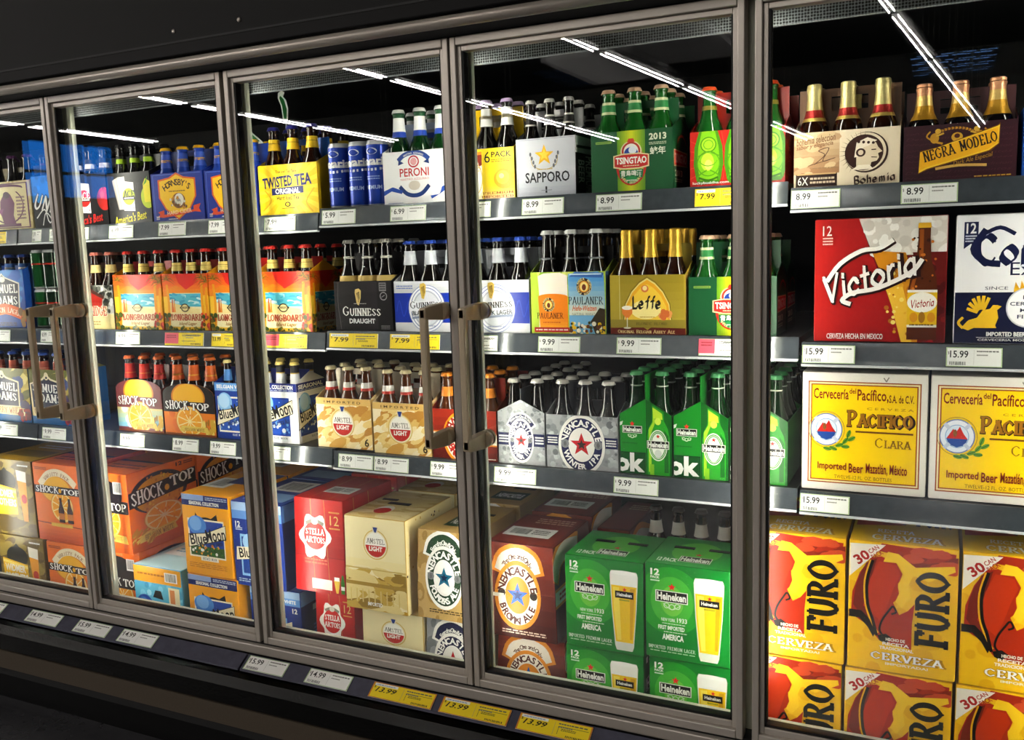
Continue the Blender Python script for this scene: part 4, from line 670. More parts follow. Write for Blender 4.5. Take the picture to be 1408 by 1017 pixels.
def d_heintop(a): a.r(0,0,1,1,'1f9038'); a.e(.5,.5,.3,.36,'5cb83c'); a.t(.1,.1,.34,.22,'12 PACK',W_,'h'); heineken_word(a,.36,.16,.72,.32); a.star(.54,.42,.05,'dc2c24')
def d_amsteltop(a): a.r(0,0,1,1,'e4cd8c'); a.blobs(0,0,1,1,30,['d2b468','f0dca4'],.04,.1,3,2.5,0); a.e(.42,.3,.14,.14,'f4f0e4'); a.e(.42,.26,.13,.1,'c42a22')
def d_nftop(a): a.r(0,0,1,1,'b89858'); a.r(.3,.18,.9,.5,'2c4a2c'); a.t(.36,.26,.84,.42,'NEWCASTLE',W_,'h')
def d_nbtop(a): a.r(0,0,1,1,'74240f'); a.r(.05,.04,.95,.96,'8a2c14'); a.fine(.3,.7,.9,.9,3,'d8a890')
def d_orangetop(a): a.r(0,0,1,1,'ea7614'); a.r(0,.5,1,.56,'241410'); a.fine(.1,.2,.9,.4,2,'7a2c0c')
def d_bmytop(a): a.r(0,0,1,1,'f0a814'); a.r(0,.3,.5,.7,W_); a.r(.3,.5,1,1,'24408c'); a.bars(.1,.36,.4,.64)
def d_bmbtop(a): a.r(0,0,1,1,'24469c'); a.r(.1,.1,.9,.4,'8fb4e0'); a.r(.2,.5,.8,.9,W_); a.bars(.28,.56,.72,.84)
def d_widtop(a): a.r(0,0,1,1,'c8a028'); a.r(.1,.2,.9,.5,'8a7430'); a.fine(.2,.6,.8,.8,2,W_)
def d_sumtop(a): a.r(0,0,1,1,'b8e0ec'); a.r(.1,.4,.9,.9,'e8f2f4'); a.fine(.2,.5,.8,.8,4,'6aa4c8')
def d_stelltop(a): a.r(0,0,1,1,'bc2420'); a.l([(.3,0),(.3,1)],.008,'d8b064'); a.l([(.7,0),(.7,1)],.008,'d8b064')

# ---------------------------------------------------------------- the store round the case
def room():
    b = MB().box(-17.2,9,-30,1.4,-0.05,0,'2a2a2c'); struct(b.build('floor', pmat('store_floor', '3a3a3d', 0.25, 0, 0.5, 0.03, 30, vary=0.2)))
    # ceiling with two openings under the skylights
    sk = [(-9.6,-7.2,-23.4,-20.6),(-0.6,1.4,-28.4,-24.6)]
    m = MB(); xs = sorted({-17.2,9.0,*[v for s in sk for v in s[:2]]}); ys = sorted({-30.0,1.4,*[v for s in sk for v in s[2:]]})
    for x0,x1 in zip(xs,xs[1:]):
        for y0,y1 in zip(ys,ys[1:]):
            if not any(s[0]<=x0 and x1<=s[1] and s[2]<=y0 and y1<=s[3] for s in sk): m.box(x0,x1,y0,y1,6.0,6.06)
    struct(m.build('ceiling', pmat('black_ceiling', '0c0c0e', 0.7)))
    dk = pmat('dark_wall', '0e0e11', 0.7, vary=0.1, bscale=3)
    struct(MB().box(-17.2,9,-30.1,-30,0,6).build('wall_front', dk)); struct(MB().box(9,9.1,-30,1.4,0,6).build('wall_right', dk)); struct(MB().box(-17.2,9,1.4,1.5,0,6).build('wall_back', dk))
    m = MB(); m.box(-17.2,-17.1,-30,-13.4,0,6); m.box(-17.2,-17.1,-11.2,1.4,0,6); m.box(-17.2,-17.1,-13.4,-11.2,0,2.75); m.box(-17.2,-17.1,-13.4,-11.2,3.95,6)
    struct(m.build('wall_left', dk))
    wn = MB().box(-17.19,-17.15,-13.4,-11.2,2.75,3.95).build('window_1', BLUEW); struct(wn)
    m = MB()
    for i in range(4): m.box(-17.14,-17.08,-13.4+.73*i-.03,-13.4+.73*i+.03,2.75,3.95)
    for z in (2.75,3.3,3.95): m.box(-17.14,-17.08,-13.4,-11.2,z-.03,z+.03)
    m.build('window_frame', BLACK, wn)
    for i,s in enumerate(sk):
        g = MB().box(s[0],s[1],s[2],s[3],6.03,6.05).build('window_%d' % (i+2), SKYL); struct(g); m = MB(); n = 4
        for k in range(n+1):
            x = s[0]+(s[1]-s[0])*k/n; m.box(x-.04,x+.04,s[2],s[3],5.9,6.02)
            y = s[2]+(s[3]-s[2])*k/n; m.box(s[0],s[1],y-.05,y+.05,5.9,6.02)
        m.build('window_frame', BLACK, g)
    # hung soffit panels
    for k,(x0,x1,y0,y1) in enumerate(((-3.5,-2.3,-11.6,-9.4),(-4.9,-3.6,-12.6,-10.4))):
        t = MB().box(x0,x1,y0,y1,3.98,4.05).build('soffit_panel', pmat('soffit_board','b8b8ba',0.6)); tag(t, ['pale ceiling panel mirrored in the top of the third door','pale ceiling panel farther left in the third door\'s reflection'][k], 'ceiling panel')
        for x in (x0+.1,x1-.1): MB().tube((x,(y0+y1)/2,4.05),(x,(y0+y1)/2,6.0),.01).build('hanger', ALUD, t)
    first = None
    for j,(X0,K) in enumerate(((-1.05,.1),(-3.98,.07),(-6.4,.01),(-9.55,-.03),(-12.9,-.06))):
        for i in range((6,6,5,4,3)[j]):
            Y = -2.6 - 3.0*i; X = X0 - K*Y; nm = ['first','second','third','fourth','fifth'][j]
            lab = 'white ceiling strip light in the %s row from the rightmost door' % nm
            if first is None:
                first = thing('ceiling_light', lab, 'ceiling light', (X,Y,3.6), math.atan(K), 'strip lights in the %s row' % nm)
                MB().box(-.07,.07,-2.86,0,.045,.1).build('housing', BLACK, first)
                MB().tube((0,-2.82,.02),(0,-.04,.02),.0078,n=8).build('light_tube', FLUO, first)
                MB().tube((0,-.5,.1),(0,-.5,2.4),.008,n=6).build('hanger', ALUD, first); MB().tube((0,-2.4,.1),(0,-2.4,2.4),.008,n=6).build('hanger', ALUD, first)
            else:
                r = dup(first, (X,Y,3.6), lab); r.rotation_euler = (0,0,math.atan(K)); r['group'] = 'strip lights in the %s row' % nm
room()

# ---------------------------------------------------------------- the refrigerated case
XL, XR = -3.98, 1.33
SEAMS = [-3.3,-2.64,-1.98,-1.32,-.66,0,.66,1.32]
MODS = [[-3.53,-2.335,-1.145,.056,1.29],[-3.53,-2.335,-1.145,.081,1.29],[-3.53,-2.335,-1.145,.081,1.29]]     # shelf joints by level
ZS = [[1.504,1.504,1.514,1.500],[1.185,1.185,1.190,1.180],[.866,.866,.861,.859]]   # shelf tops, by level and module
DECK = .200
case = thing('display_case', 'long black and aluminium refrigerated case with glass doors and three shelves', 'refrigerated case', (0,0,0))
MB().box(XL,XR,-.045,.03,1.904,2.75).build('header_panel', BLACK, case, bevel=.004)
hp = case.children[0]
MB().box(XL,XR,-.0465,-.044,1.935,1.94).build('seam_strip', GASKET, hp)
for x in (-1.421,-1.208): MB().lathe([(0,.006),(.002,.005),(.003,.002)],'808080',10).build('screw', ALU, hp, (x,-.046,1.964)).rotation_euler = (PI/2,0,0)
MB().tube((XL,-.05,1.884),(XR,-.05,1.884),.0128,n=20).build('bumper_tube', ALU, case)
MB().box(XL,XR,.004,.03,1.866,1.904).build('upper_gasket', GASKET, case)
MB().box(XL,XR,-.004,.05,.303,.330).build('sill_rail', ALU, case, bevel=.003)
MB().box(XL,XR,.008,.05,.330,.339).build('sill_gasket', GASKET, case)
MB().box(XL,XR,.10,.112,1.820,1.872).build('air_grille', HONEY, case)
MB().box(XL,XR,.06,.9,1.875,1.92).build('roof_liner', INNER, case)
MB().box(XL,XR,.88,.92,.1,1.9).build('back_liner', INNER, case)
MB().box(XL,XR,.05,.9,.15,DECK).build('deck', INNER, case)
for x in (XL,XR): MB().box(x-.02,x+.02,-.04,.92,0,1.92).build('end_panel', BLACK, case)
MB().box(XL,XR,.05,.125,.2,.334).build('front_curb', POSTM, case)
# kick: price rail, bumper, taupe rail, base
def sweep(prof, x0=XL, x1=XR):
    m = MB(); n = len(prof)
    for i in range(n):
        a, b = prof[i], prof[(i+1) % n]; m.face([(x0,a[0],a[1]),(x1,a[0],a[1]),(x1,b[0],b[1]),(x0,b[0],b[1])],'808080')
    m.face([(x0,*p) for p in prof],'808080'); m.face([(x1,*p) for p in prof][::-1],'808080'); return m
sweep([(-.004,.303),(.05,.303),(.05,.0),(-.004,.0)]).build('base_panel', BLACK, case)
sweep([(-.004,.298),(-.012,.302),(-.03,.296),(-.03,.2),(-.004,.2)]).build('kick_ledge', GASKET, case)
for a,b in ((-3.98,-2.72),(-2.71,-1.352),(-1.345,.02),(.026,1.33)):
    sweep([(-.026,.3125),(-.066,.2875),(-.067,.283),(-.063,.283),(-.026,.303)],a,b).build('price_rail', RAILV, case)
sweep([(-.004,.29),(-.05,.285),(-.085,.272),(-.1,.25),(-.1,.2),(-.09,.19),(-.004,.19)]).build('bumper', GLOSSB, case, bevel=.006)
sweep([(-.004,.192),(-.097,.192),(-.097,.134),(-.004,.134)]).build('trim_rail', RAILM, case)
sweep([(-.004,.134),(-.09,.134),(-.1,.115),(-.1,.06),(-.05,.04),(-.05,0),(-.004,0)]).build('toe_panel', BLACK, case)

# posts and their tubes
post0 = None
for sx in SEAMS + [XL+.02]:
    if post0 is None:
        post0 = MB().box(-.034,.034,.046,.058,.34,1.872).box(-.012,.012,.0578,.09,.34,1.872).build('mullion_post', POSTM, case, (sx,0,0), bevel=.002)
        for s in (-1,1): MB().box(*sorted((s*.0122,s*.0152)),.0592,.0690,.40,1.82).build('led_tube', LED, post0)
    else:
        p = post0.copy(); C.objects.link(p); p.parent = case; p.location = (sx,0,0)
        for c in post0.children: q = c.copy(); C.objects.link(q); q.parent = p

# doors
GAP = {-1.32:.006, 0:.0095}
def door(x0, x1, side, hx):
    g0, g1 = GAP.get(x0,.0025), GAP.get(x1,.0025); x0 += g0; x1 -= g1; w = x1-x0; m = MB(); z0, z1 = .338, 1.8636
    st = .0145
    m.box(-w/2,-w/2+st,0,.034,z0,z1); m.box(w/2-st,w/2,0,.034,z0,z1); m.box(-w/2+st,w/2-st,0,.034,z0,.357); m.box(-w/2+st,w/2-st,0,.034,1.845,z1)
    d = m.build('door', ALU, case, ((x0+x1)/2,0,0), bevel=.002)
    m = MB(); i = .010
    m.box(-w/2+st,-w/2+st+i,.009,.033,.357,1.845); m.box(w/2-st-i,w/2-st,.009,.033,.357,1.845); m.box(-w/2+st+i,w/2-st-i,.009,.033,.357,.372); m.box(-w/2+st+i,w/2-st-i,.009,.033,1.833,1.845)
    m.build('inner_frame', ALU, d, bevel=.0015)
    m = MB(); k = st+i; m.box(-w/2+k,-w/2+k+.004,.012,.034,.372,1.833); m.box(w/2-k-.004,w/2-k,.012,.034,.372,1.833); m.box(-w/2+k,w/2-k,.012,.034,.372,.378)
    m.build('gasket', GASKET, d)
    MB().box(-w/2+k,w/2-k,.014,.018,.375,1.835).build('glass_pane', GLASS, d)
    g = MB().box(-w/2+k,w/2-k,.0285,.0322,.375,1.835).build('glass_pane', GLASS, d); g.rotation_euler = (math.radians(.06),0,math.radians(-.16))
    if hx is not None:
        lx = hx-(x0+x1)/2; m = MB()
        m.box(lx-.009,lx+.009,-.082,-.066,.945,1.268)
        h = m.build('handle', BRONZE, d, bevel=.004)
        for z in (1.256,.957):
            b = MB(); b.hull([(lx-.009,-.082,z-.013),(lx+.009,-.082,z-.013),(lx-.009,-.082,z+.013),(lx+.009,-.082,z+.013),(lx-.009,-.03,z-.018),(lx+.012,-.03,z-.018),(lx-.009,-.03,z+.018),(lx+.012,-.03,z+.018),(lx-.006,.002,z-.02),(lx+.014,.002,z-.02),(lx-.006,.002,z+.02),(lx+.014,.002,z+.02)],'808080',.004)
            b.tube((lx+.003,-.01,z),(lx+.003,.0135,z),.02,n=20); b.tube((lx+.003,.019,z),(lx+.003,.026,z),.02,n=20)
            b.build('handle_bracket', BRONZE, d)
for i,(a,b) in enumerate(zip(SEAMS,SEAMS[1:])):
    hx = {0:b-.054 if 0 else None,1:-1.98-.05,2:-1.98+.05,3:-.66-.05,4:-.66+.05,5:.66-.05,6:.66+.05}[i]
    door(a, b, 0, hx)

# shelves and their rails
def shelf(lv, mo):
    z = ZS[lv][mo]; x0, x1 = MODS[lv][mo]+.003, MODS[lv][mo+1]-.003
    s = MB().box(x0,x1,.145,.86,z-.022,z-.0005).build('shelf', SHELFM, case)
    m = MB(); pr = [(.1445,z+.001),(.1405,z+.0015),(.139,z-.006),(.1345,z-.036),(.1325,z-.046),(.1445,z-.046)]
    sweep(pr,x0,x1).build('price_rail', RAILP, s)
    sweep([(.1405,z-.043),(.1335,z-.0435),(.131,z-.0465),(.131,z-.0495),(.1405,z-.0495)],x0,x1).build('rail_lip', LIPM, s)
for lv in range(3):
    for mo in range(4): shelf(lv, mo)

# ---------------------------------------------------------------- price tags
def d_tag(kind, txt):
    def f(a):
        y = kind in ('y','py','k'); bg = 'f6dc22' if y else 'f1f2ee'
        a.r(0,0,1,1,'d88a2c' if kind == 'k' else ('e4cc3a' if y else 'b4cc9c')); a.r(.02,.04,.98,.96,bg)
        if kind in ('py','pw'): a.r(0,.14,.36,.98,'ee6478'); a.fine(.05,.55,.3,.85,2,'8a2430'); a.fine(.45,.7,.9,.88,2,'6a6a5a'); a.fine(.45,.3,.8,.4,1,'6a6a5a')
        if kind in ('y','k'): a.r(.03,.78,.4,.95,'eef0ee'); a.fine(.06,.82,.36,.9,1,'7a8ac0')
        if txt: a.t(.03,.62,.06,.8,'$',K_,'s'); a.t(.07 if len(txt)>4 else .1,.4 if y else .46,.4,.72 if y else .84,txt,K_,'bi' if kind=='k' else 'b')
        a.l([(.5,.12),(.5,.88)],.004,'9a9c94'); a.fine(.55,.74,.94,.88,1,'6a6c66',4); a.fine(.55,.55,.75,.68,1,'8a8c86',6)
        if kind in ('y','k'): a.l([(.56,.2),(.56,.66),(.96,.66)],.006,'6a6a3a'); a.fine(.6,.4,.8,.56,2,'4a4a2a',2)
        if kind == 'w': a.bars(.06,.08,.36,.26,n=14)
        else: a.bars(.68,.08,.94,.2,n=12)
    return f
def ptag(x0, x1, kind, txt, label, y, z, tilt, h):
    w = x1-x0; a = Art(w, h); d_tag(kind, txt)(a); m = MB().box(-w/2,w/2,0,.0012,0,h,'f1f2ee'); m.art(a,(-w/2,0,0),(1,0,0),(0,0,1),(0,-1,0),.0002)
    o = m.build('price_tag', PAPER, None, ((x0+x1)/2,y,z)); o.rotation_euler = (tilt,0,0); tag(o, label, 'price tag')
    return o
TAGS = [  # level, then left end, right end, kind, price, what it marks
 (0,[(-2.479,-2.387,'y','','purple-figure six-pack'),(-2.263,-2.222,'w','5.99','blue and black six-pack'),(-2.183,-2.112,'w','5.99','left end of the red-apple six-pack'),(-2.101,-2.009,'w','6.99','red-apple six-pack'),(-1.921,-1.821,'w','6.99','green-pear six-pack'),(-1.719,-1.614,'w','7.99','left blue shield six-pack'),(-1.527,-1.432,'w','7.99','right blue shield six-pack'),(-1.327,-1.221,'w','7.99','yellow tea six-pack'),(-1.133,-1.027,'w','5.99','tall blue cans'),(-.92,-.816,'w','6.99','white red-lettered six-pack'),(-.734,-.636,'w','7.99','yellow 6 PACK carrier'),(-.553,-.447,'w','8.99','silver gold-star six-pack'),(-.368,-.26,'w','8.99','green 2013 six-pack'),(-.141,-.032,'y','7.99','red six-pack with green bottle pictures'),(.055,.156,'w','8.99','cream warrior-head six-pack'),(.269,.37,'w','8.99','maroon six-pack with yellow ribbon')]),
 (1,[(-2.523,-2.42,'w','8.99','blue sky lager six-pack'),(-2.271,-2.203,'w','8.99','dark green cans'),(-2.119,-2.034,'w','8.99','red barn six-pack'),(-1.933,-1.832,'w','8.99','leftmost beach six-pack'),(-1.73,-1.579,'py','','second beach six-pack'),(-1.548,-1.461,'y','13.99','third beach six-pack'),(-1.356,-1.207,'py','','rightmost beach six-pack'),(-1.132,-.978,'y','7.99','black harp six-pack'),(-.94,-.792,'y','7.99','left blue-band oval six-pack'),(-.736,-.63,'pw','','right blue-band oval six-pack'),(-.521,-.414,'w','9.99','six-pack with foaming wheat-beer glass'),(-.324,-.219,'w','9.99','olive arch six-pack'),(-.134,-.035,'pw','','middle-shelf green 2013 six-pack'),(.086,.19,'w','15.99','red twelve-bottle box'),(.359,.457,'w','15.99','white and navy box')]),
 (2,[(-2.567,-2.434,'w','9.99','left cherry six-pack'),(-2.312,-2.201,'w','9.99','right cherry six-pack'),(-1.955,-1.851,'w','8.99','purple-arched orange-slice six-pack'),(-1.735,-1.632,'w','8.99','black-arched orange-slice six-pack'),(-1.586,-1.489,'w','9.99','blue moon-scene six-pack'),(-1.408,-1.29,'w','9.99','white winter moon six-pack'),(-1.126,-1.014,'w','8.99','left gold six-pack'),(-1.01,-.903,'w','8.99','right gold six-pack'),(-.836,-.734,'w','9.99','red and yellow oval six-pack'),(-.651,-.537,'w','9.99','end-on grey star six-pack'),(-.337,-.229,'w','9.99','leftmost green gabled six-pack'),(.08,.185,'w','15.99','left yellow life-ring box')])]
KN = {'w':'white','y':'yellow','py':'pink and yellow','pw':'pink and white','k':'yellow'}
SN = ['top','middle','lower']
for lv, L in TAGS:
    for x0,x1,k,tx,wh in L:
        mo = max(i for i in range(4) if MODS[lv][i] <= (x0+x1)/2); z = ZS[lv][mo]
        if x0 < MODS[lv][mo]+.004: x0 = MODS[lv][mo]+.004
        ptag(x0, x1, k, tx, '%s %s on the %s shelf rail below the %s' % (KN[k], ('price tag, %s,' % tx if 0 else 'price tag'), SN[lv], wh), .1315, z-.0415, -.15, .0375)
for x0,x1,k,tx,wh in [(-2.491,-2.337,'w','14.99','leftmost of all'),(-2.219,-2.076,'w','14.99','second from the left'),(-2.004,-1.865,'w','15.99','third from the left'),(-1.817,-1.676,'w','14.99','last before the rail joint'),(-1.336,-1.201,'w','15.99','first after the rail joint'),(-1.131,-.995,'w','14.99','just left of the yellow ones'),(-.93,-.747,'k','13.99','leftmost of three'),(-.726,-.543,'k','13.99','middle of three'),(-.519,-.338,'k','13.99','rightmost of three')]:
    ptag(x0, x1, k, tx, '%s price tag on the low front rail, %s' % (KN[k], wh), -.0650, .2905, -1.012, .0415)

# ---------------------------------------------------------------- bottles
PROF = [(0,.027),(.004,.0305),(.122,.0305),(.137,.0292),(.150,.0245),(.164,.0188),(.186,.0156),(.212,.0138),(.2205,.0136),(.221,.0152),(.2265,.0152),(.227,.0138),(.2315,.0138)]
def prof_r(z):
    for (a,r),(b,q) in zip(PROF,PROF[1:]):
        if a <= z <= b: return r+(q-r)*(z-a)/((b-a) or 1)
    return PROF[-1][1]
_bc = {}
def crown(col):
    m = MB(); n = 42; pr = [(.2255,.0172),(.2275,.0164),(.232,.0152),(.2345,.0138),(.2353,.011)]
    b = len(m.v)
    for j,(z,r) in enumerate(pr):
        for i in range(n):
            rr = r + (.0007 if (i % 2 and j < 2) else 0); g = 2*PI*i/n; m.v.append((rr*math.cos(g),rr*math.sin(g),z))
    for j in range(len(pr)-1):
        for i in range(n): q = (i+1) % n; m.f.append((b+j*n+i,b+j*n+q,b+(j+1)*n+q,b+(j+1)*n+i)); m.c.append(lin(col)); m.sm.append(True)
    m.f.append(tuple(b+(len(pr)-1)*n+i for i in range(n))); m.c.append(lin(col)); m.sm.append(False)
    return m.mesh('crown_cap', CAPM)
def band(bands, mat, name, top=False):
    m = MB()
    for z0,z1,c in bands:
        k = 5; m.lathe([(z0+(z1-z0)*i/k, (prof_r(z0+(z1-z0)*i/k) if not top else max(prof_r(z0+(z1-z0)*i/k),.0142))+.0005) for i in range(k+1)], c, 24, caps=False)
    if top: m.lathe([(.2335,.0148),(.236,.012),(.2362,.002)], bands[-1][2], 24, caps=False); m.lathe([(bands[-1][1],.0147),(.2335,.0148)], bands[-1][2], 24, caps=False)
    return m.mesh(name, mat)
BT = {  # glass, cap, neck label bands, foil bands
 'purple':(DARK,'5a2a5c',[],None),'plaindark':(DARK,'2c2a2a',[(.17,.2,'1c1818'),(.2,.206,'6a1c1c')],None),'ace':(DARK,'18181a',[(.165,.172,'1a1616'),(.172,.186,'efe8e4'),(.186,.2,'16120f')],None),
 'acepear':(DARK,'18181a',[(.178,.192,'a8c824'),(.192,.2,'1c1a14')],None),'hornsby':(BLUEG,'e8b41c',[(.17,.214,'2d55b8'),(.180,.196,'e8b020')],None),
 'tea':(BROWN,'2c2c80',[(.172,.202,'f0c81c'),(.184,.192,'2a2408')],None),'peroni':(GREEN,'f2f2ee',[(.166,.18,'2850b4'),(.18,.214,'f4f4f2'),(.214,.224,'1e5a34')],None),
 'six':(DARK,'c4a8d4',[(.172,.214,'f0efec'),(.19,.198,'d8c89a')],None),'sapporo':(DARK,'dcd8d2',[(.172,.176,'d8d4cc'),(.176,.192,'17120e'),(.192,.196,'d8d4cc')],None),
 'tsing':(LGREEN,'d8b090',[(.178,.184,'cfd8a8'),(.184,.2,'2f8c4a'),(.2,.206,'d8dcae')],None),'lucky':(LGREEN,'e05428',[(.18,.19,'8a7c2c')],None),
 'bohemia':(BROWN,None,[],[(.150,.158,'d8c06a'),(.158,.176,'a8302c'),(.176,.184,'e0d08c'),(.184,.2335,'d8cc8e')]),'modelo':(DARK,None,[],[(.148,.182,'c89a30'),(.182,.206,'e0c078'),(.206,.2335,'d8a078')]),
 'sam':(BROWN,'24408c',[(.176,.206,'3a6cb4'),(.186,.194,'e8e0d0')],None),'barn':(BROWN,'d87a6a',[(.172,.196,'e0cc8a'),(.182,.186,'8a3a24')],None),'beach':(BROWN,'d8342c',[(.172,.196,'e8cf74'),(.181,.188,'8a6a24')],None),
 'harp':(DARK,'a8a49a',[(.128,.142,'c8ac62'),(.186,.192,'c8c4b8')],None),'blacklager':(DARK,'2c4cb0',[(.172,.208,'c8ccd4')],None),'paulaner':(DARK,'e4e4e2',[(.168,.172,'6a6c70')],None),
 'leffe':(BROWN,None,[],[(.172,.2335,'cda63c')]),'cherry':(BROWN,'2a4c9c',[(.17,.206,'c4644c'),(.182,.192,'e8b08c')],None),'shockred':(BROWN,'e0682c',[(.164,.21,'cc3424'),(.18,.192,'e89a3c')],None),'shockorange':(BROWN,'e0702c',[(.164,.21,'e06c1c'),(.178,.192,'f0b43c')],None),
 'bmblue':(BROWN,'d8c480',[(.172,.206,'5c98dc')],None),'bmwhite':(BROWN,'e0c66c',[(.166,.2,'eceef0'),(.2,.203,'d8b850'),(.203,.222,'12121a')],None),'amstel':(AMBER,'d8c89c',[(.166,.174,'c84030'),(.174,.19,'ece8e0')],None),
 'brownale':(AMBER,'e88a24',[(.170,.196,'e8902c')],None),'winter':(DARK,'d0ccc4',[],None),'heineken':(GREEN,'4c9a62',[(.2,.203,'c8ccc0')],None)}
BCNT = [0]
def bottle(bt, loc, label, hb, group, fat=1.0):
    k = bt
    if k not in _bc:
        mt, cc, nb, fo = BT[bt]; _bc[k] = (MB().lathe(PROF,'808080',24).mesh('beer_bottle', mt), crown(cc) if cc else None, band(nb,PAPER,'neck_label') if nb else None, band(fo,FOIL,'neck_foil',True) if fo else None)
    b, c, l, f = _bc[k]
    o = link('beer_bottle', b, None, loc); o.scale = (fat,fat,hb/.236); tag(o, label, 'bottle', group); o.rotation_euler = (0,0,(BCNT[0]*1.7) % 6.28); BCNT[0] += 1
    if c: link('crown_cap', c, o)
    if l: link('neck_label', l, o)
    if f: link('neck_foil', f, o)
    return o

# ---------------------------------------------------------------- six-pack carriers
T_ = .0013
def six(lv, x0, x1, hf, front, side, col, div, bt, hb, short, look, desc=None, end=False, peak=None, arch=None, hd=.205, back=True, Y=.16, rz=0.0, second=True, only=None, dpt=.13, front_n=3):
    """one carrier with its bottles; end=True turns its gabled end to the front"""
    z = max(ZS[lv][i] for i in range(4) if MODS[lv][i] < x1 and MODS[lv][i+1] > x0) + .0006
    W = (x1-x0-.003) if not end else .198; D = dpt if not end else (x1-x0-.003)
    pk = hf + (.028 if peak is None else peak)
    m = MB(); out = [(0,0),(W,0),(W,hf),(0,hf)]
    if arch: out = [(0,0),(W,0),(W,hf)] + [(W/2+W/2*math.cos(PI*i/10), hf+arch*math.sin(PI*i/10)) for i in range(1,10)] + [(0,hf)]
    m.prism(out,(-W/2,0,0),(1,0,0),(0,0,1),(0,-1,0),T_,col); m.prism([(0,0),(W,0),(W,hf),(0,hf)],(W/2,D,0),(-1,0,0),(0,0,1),(0,1,0),T_,col)
    so = [(0,0),(D,0),(D,hf),(D*.52,pk),(D*.48,pk),(0,hf)]
    m.prism(so,(W/2,0,0),(0,1,0),(0,0,1),(1,0,0),T_,col); m.prism(so,(-W/2,D,0),(0,-1,0),(0,0,1),(-1,0,0),T_,col)
    m.box(-W/2+T_,W/2-T_,T_,D-T_,0,.0014,col)
    def panel(fn, w, O, U, N, shape=None):
        a = Art(w, hf, 1.0); fn(a)
        if shape: a.top = pk/hf
        m.art(a, O, U, (0,0,1), N)
    if front:
        a = Art(W, hf, 1.0 + (arch or 0)/hf); front(a)
        if arch:                     # keep the print inside the arched outline
            ops = []
            for P, c, ov in a.ops:
                q = []
                for p in P:
                    pp = p
                    for i in range(10):
                        A = (W/2+W/2*math.cos(PI*i/10), hf+arch*math.sin(PI*i/10)); B = (W/2+W/2*math.cos(PI*(i+1)/10), hf+arch*math.sin(PI*(i+1)/10)); pp = halfclip(pp, A, B)
                        if not pp: break
                    if pp: q.append(pp)
                ops.append((q, c, ov))
            a.ops = ops
        m.art(a, (-W/2,0,0), (1,0,0), (0,0,1), (0,-1,0))
    if side:
        a = Art(D, hf, pk/hf); side(a)
        A, Bp, Cc = (D,hf), (D*.5,pk), (0,hf); a.ops = [([p2 for p2 in (halfclip(halfclip(p,A,Bp),Bp,Cc) for p in P) if p2], c, ov) for P, c, ov in a.ops]
        m.art(a, (W/2,0,0), (0,1,0), (0,0,1), (1,0,0))
    g = '%s shelf six-packs' % SN[lv]
    dsc = (desc or short) + ' on the %s shelf' % SN[lv]
    if end: loc, r = (x0+.0015, Y+W/2, z), -PI/2
    else: loc, r = ((x0+x1)/2, Y, z), rz
    root = thing('bottle_carrier', dsc, 'six-pack', loc, r, g)
    m.build('carton', PRINT, root)
    h = MB(); sw = .036; hw = W-.004; s0 = hd-.045; hn = hw if not end else hw
    hl = W*.30
    for a_,b_,c_,d_ in ((-hw/2,hw/2,.0015,hf),(-hw/2,-sw,hf,hd),(sw,hw/2,hf,hd),(-sw,sw,hf,s0),(-sw,sw,hd-.016,hd)): h.box(a_,b_,D/2-.0012,D/2+.0012,c_,d_,div)
    h.build('carry_handle', PRINT, root)
    p = (W-.005)/3; fat = min(1.0, (p-.0006)/.0611, (D/4-.0024)/.0306); M = Matrix.Rotation(r,3,'Z'); nm = ['left','middle','right']
    def fill(yo, sh, rows):
        n = 0
        for j in rows:
            for i in range(3):
                v = M @ Vector(((i-1)*p, D*.25 if j == 0 else D*.75, 0)); 
                if end: pos = '%s %s' % (['left','right'][j], ['rear','middle','front'][i])
                else: pos = '%s %s' % (['front','back'][j], nm[i])
                bottle(bt, (loc[0]+v.x, loc[1]+v.y+yo, z+.0016), '%s, %s in the %s' % (look, pos, sh), hb, 'bottles in the %s' % sh, fat)
    fill(0, short, (0,1))
    if second:
        dy = (D if not end else W) + .012
        dup(root, (loc[0], loc[1]+dy, z), 'second-row %s on the %s shelf, behind the front one' % (short, SN[lv])); fill(dy, 'second-row '+short, (0,) if not end else (0,1))
    return root
def halfclip(P, A, B):
    """keep what lies left of the line from A to B"""
    o = []
    if not P: return None
    for i in range(len(P)):
        p, q = P[i], P[(i+1) % len(P)]; f = lambda t: (B[0]-A[0])*(t[1]-A[1])-(B[1]-A[1])*(t[0]-A[0])
        a, b = f(p), f(q)
        if a >= 0: o.append(p)
        if (a >= 0) != (b >= 0): t = a/(a-b); o.append((p[0]+(q[0]-p[0])*t, p[1]+(q[1]-p[1])*t))
    return o if len(o) > 2 else None

plain = lambda c: (lambda a: a.r(0,0,1,1,c))
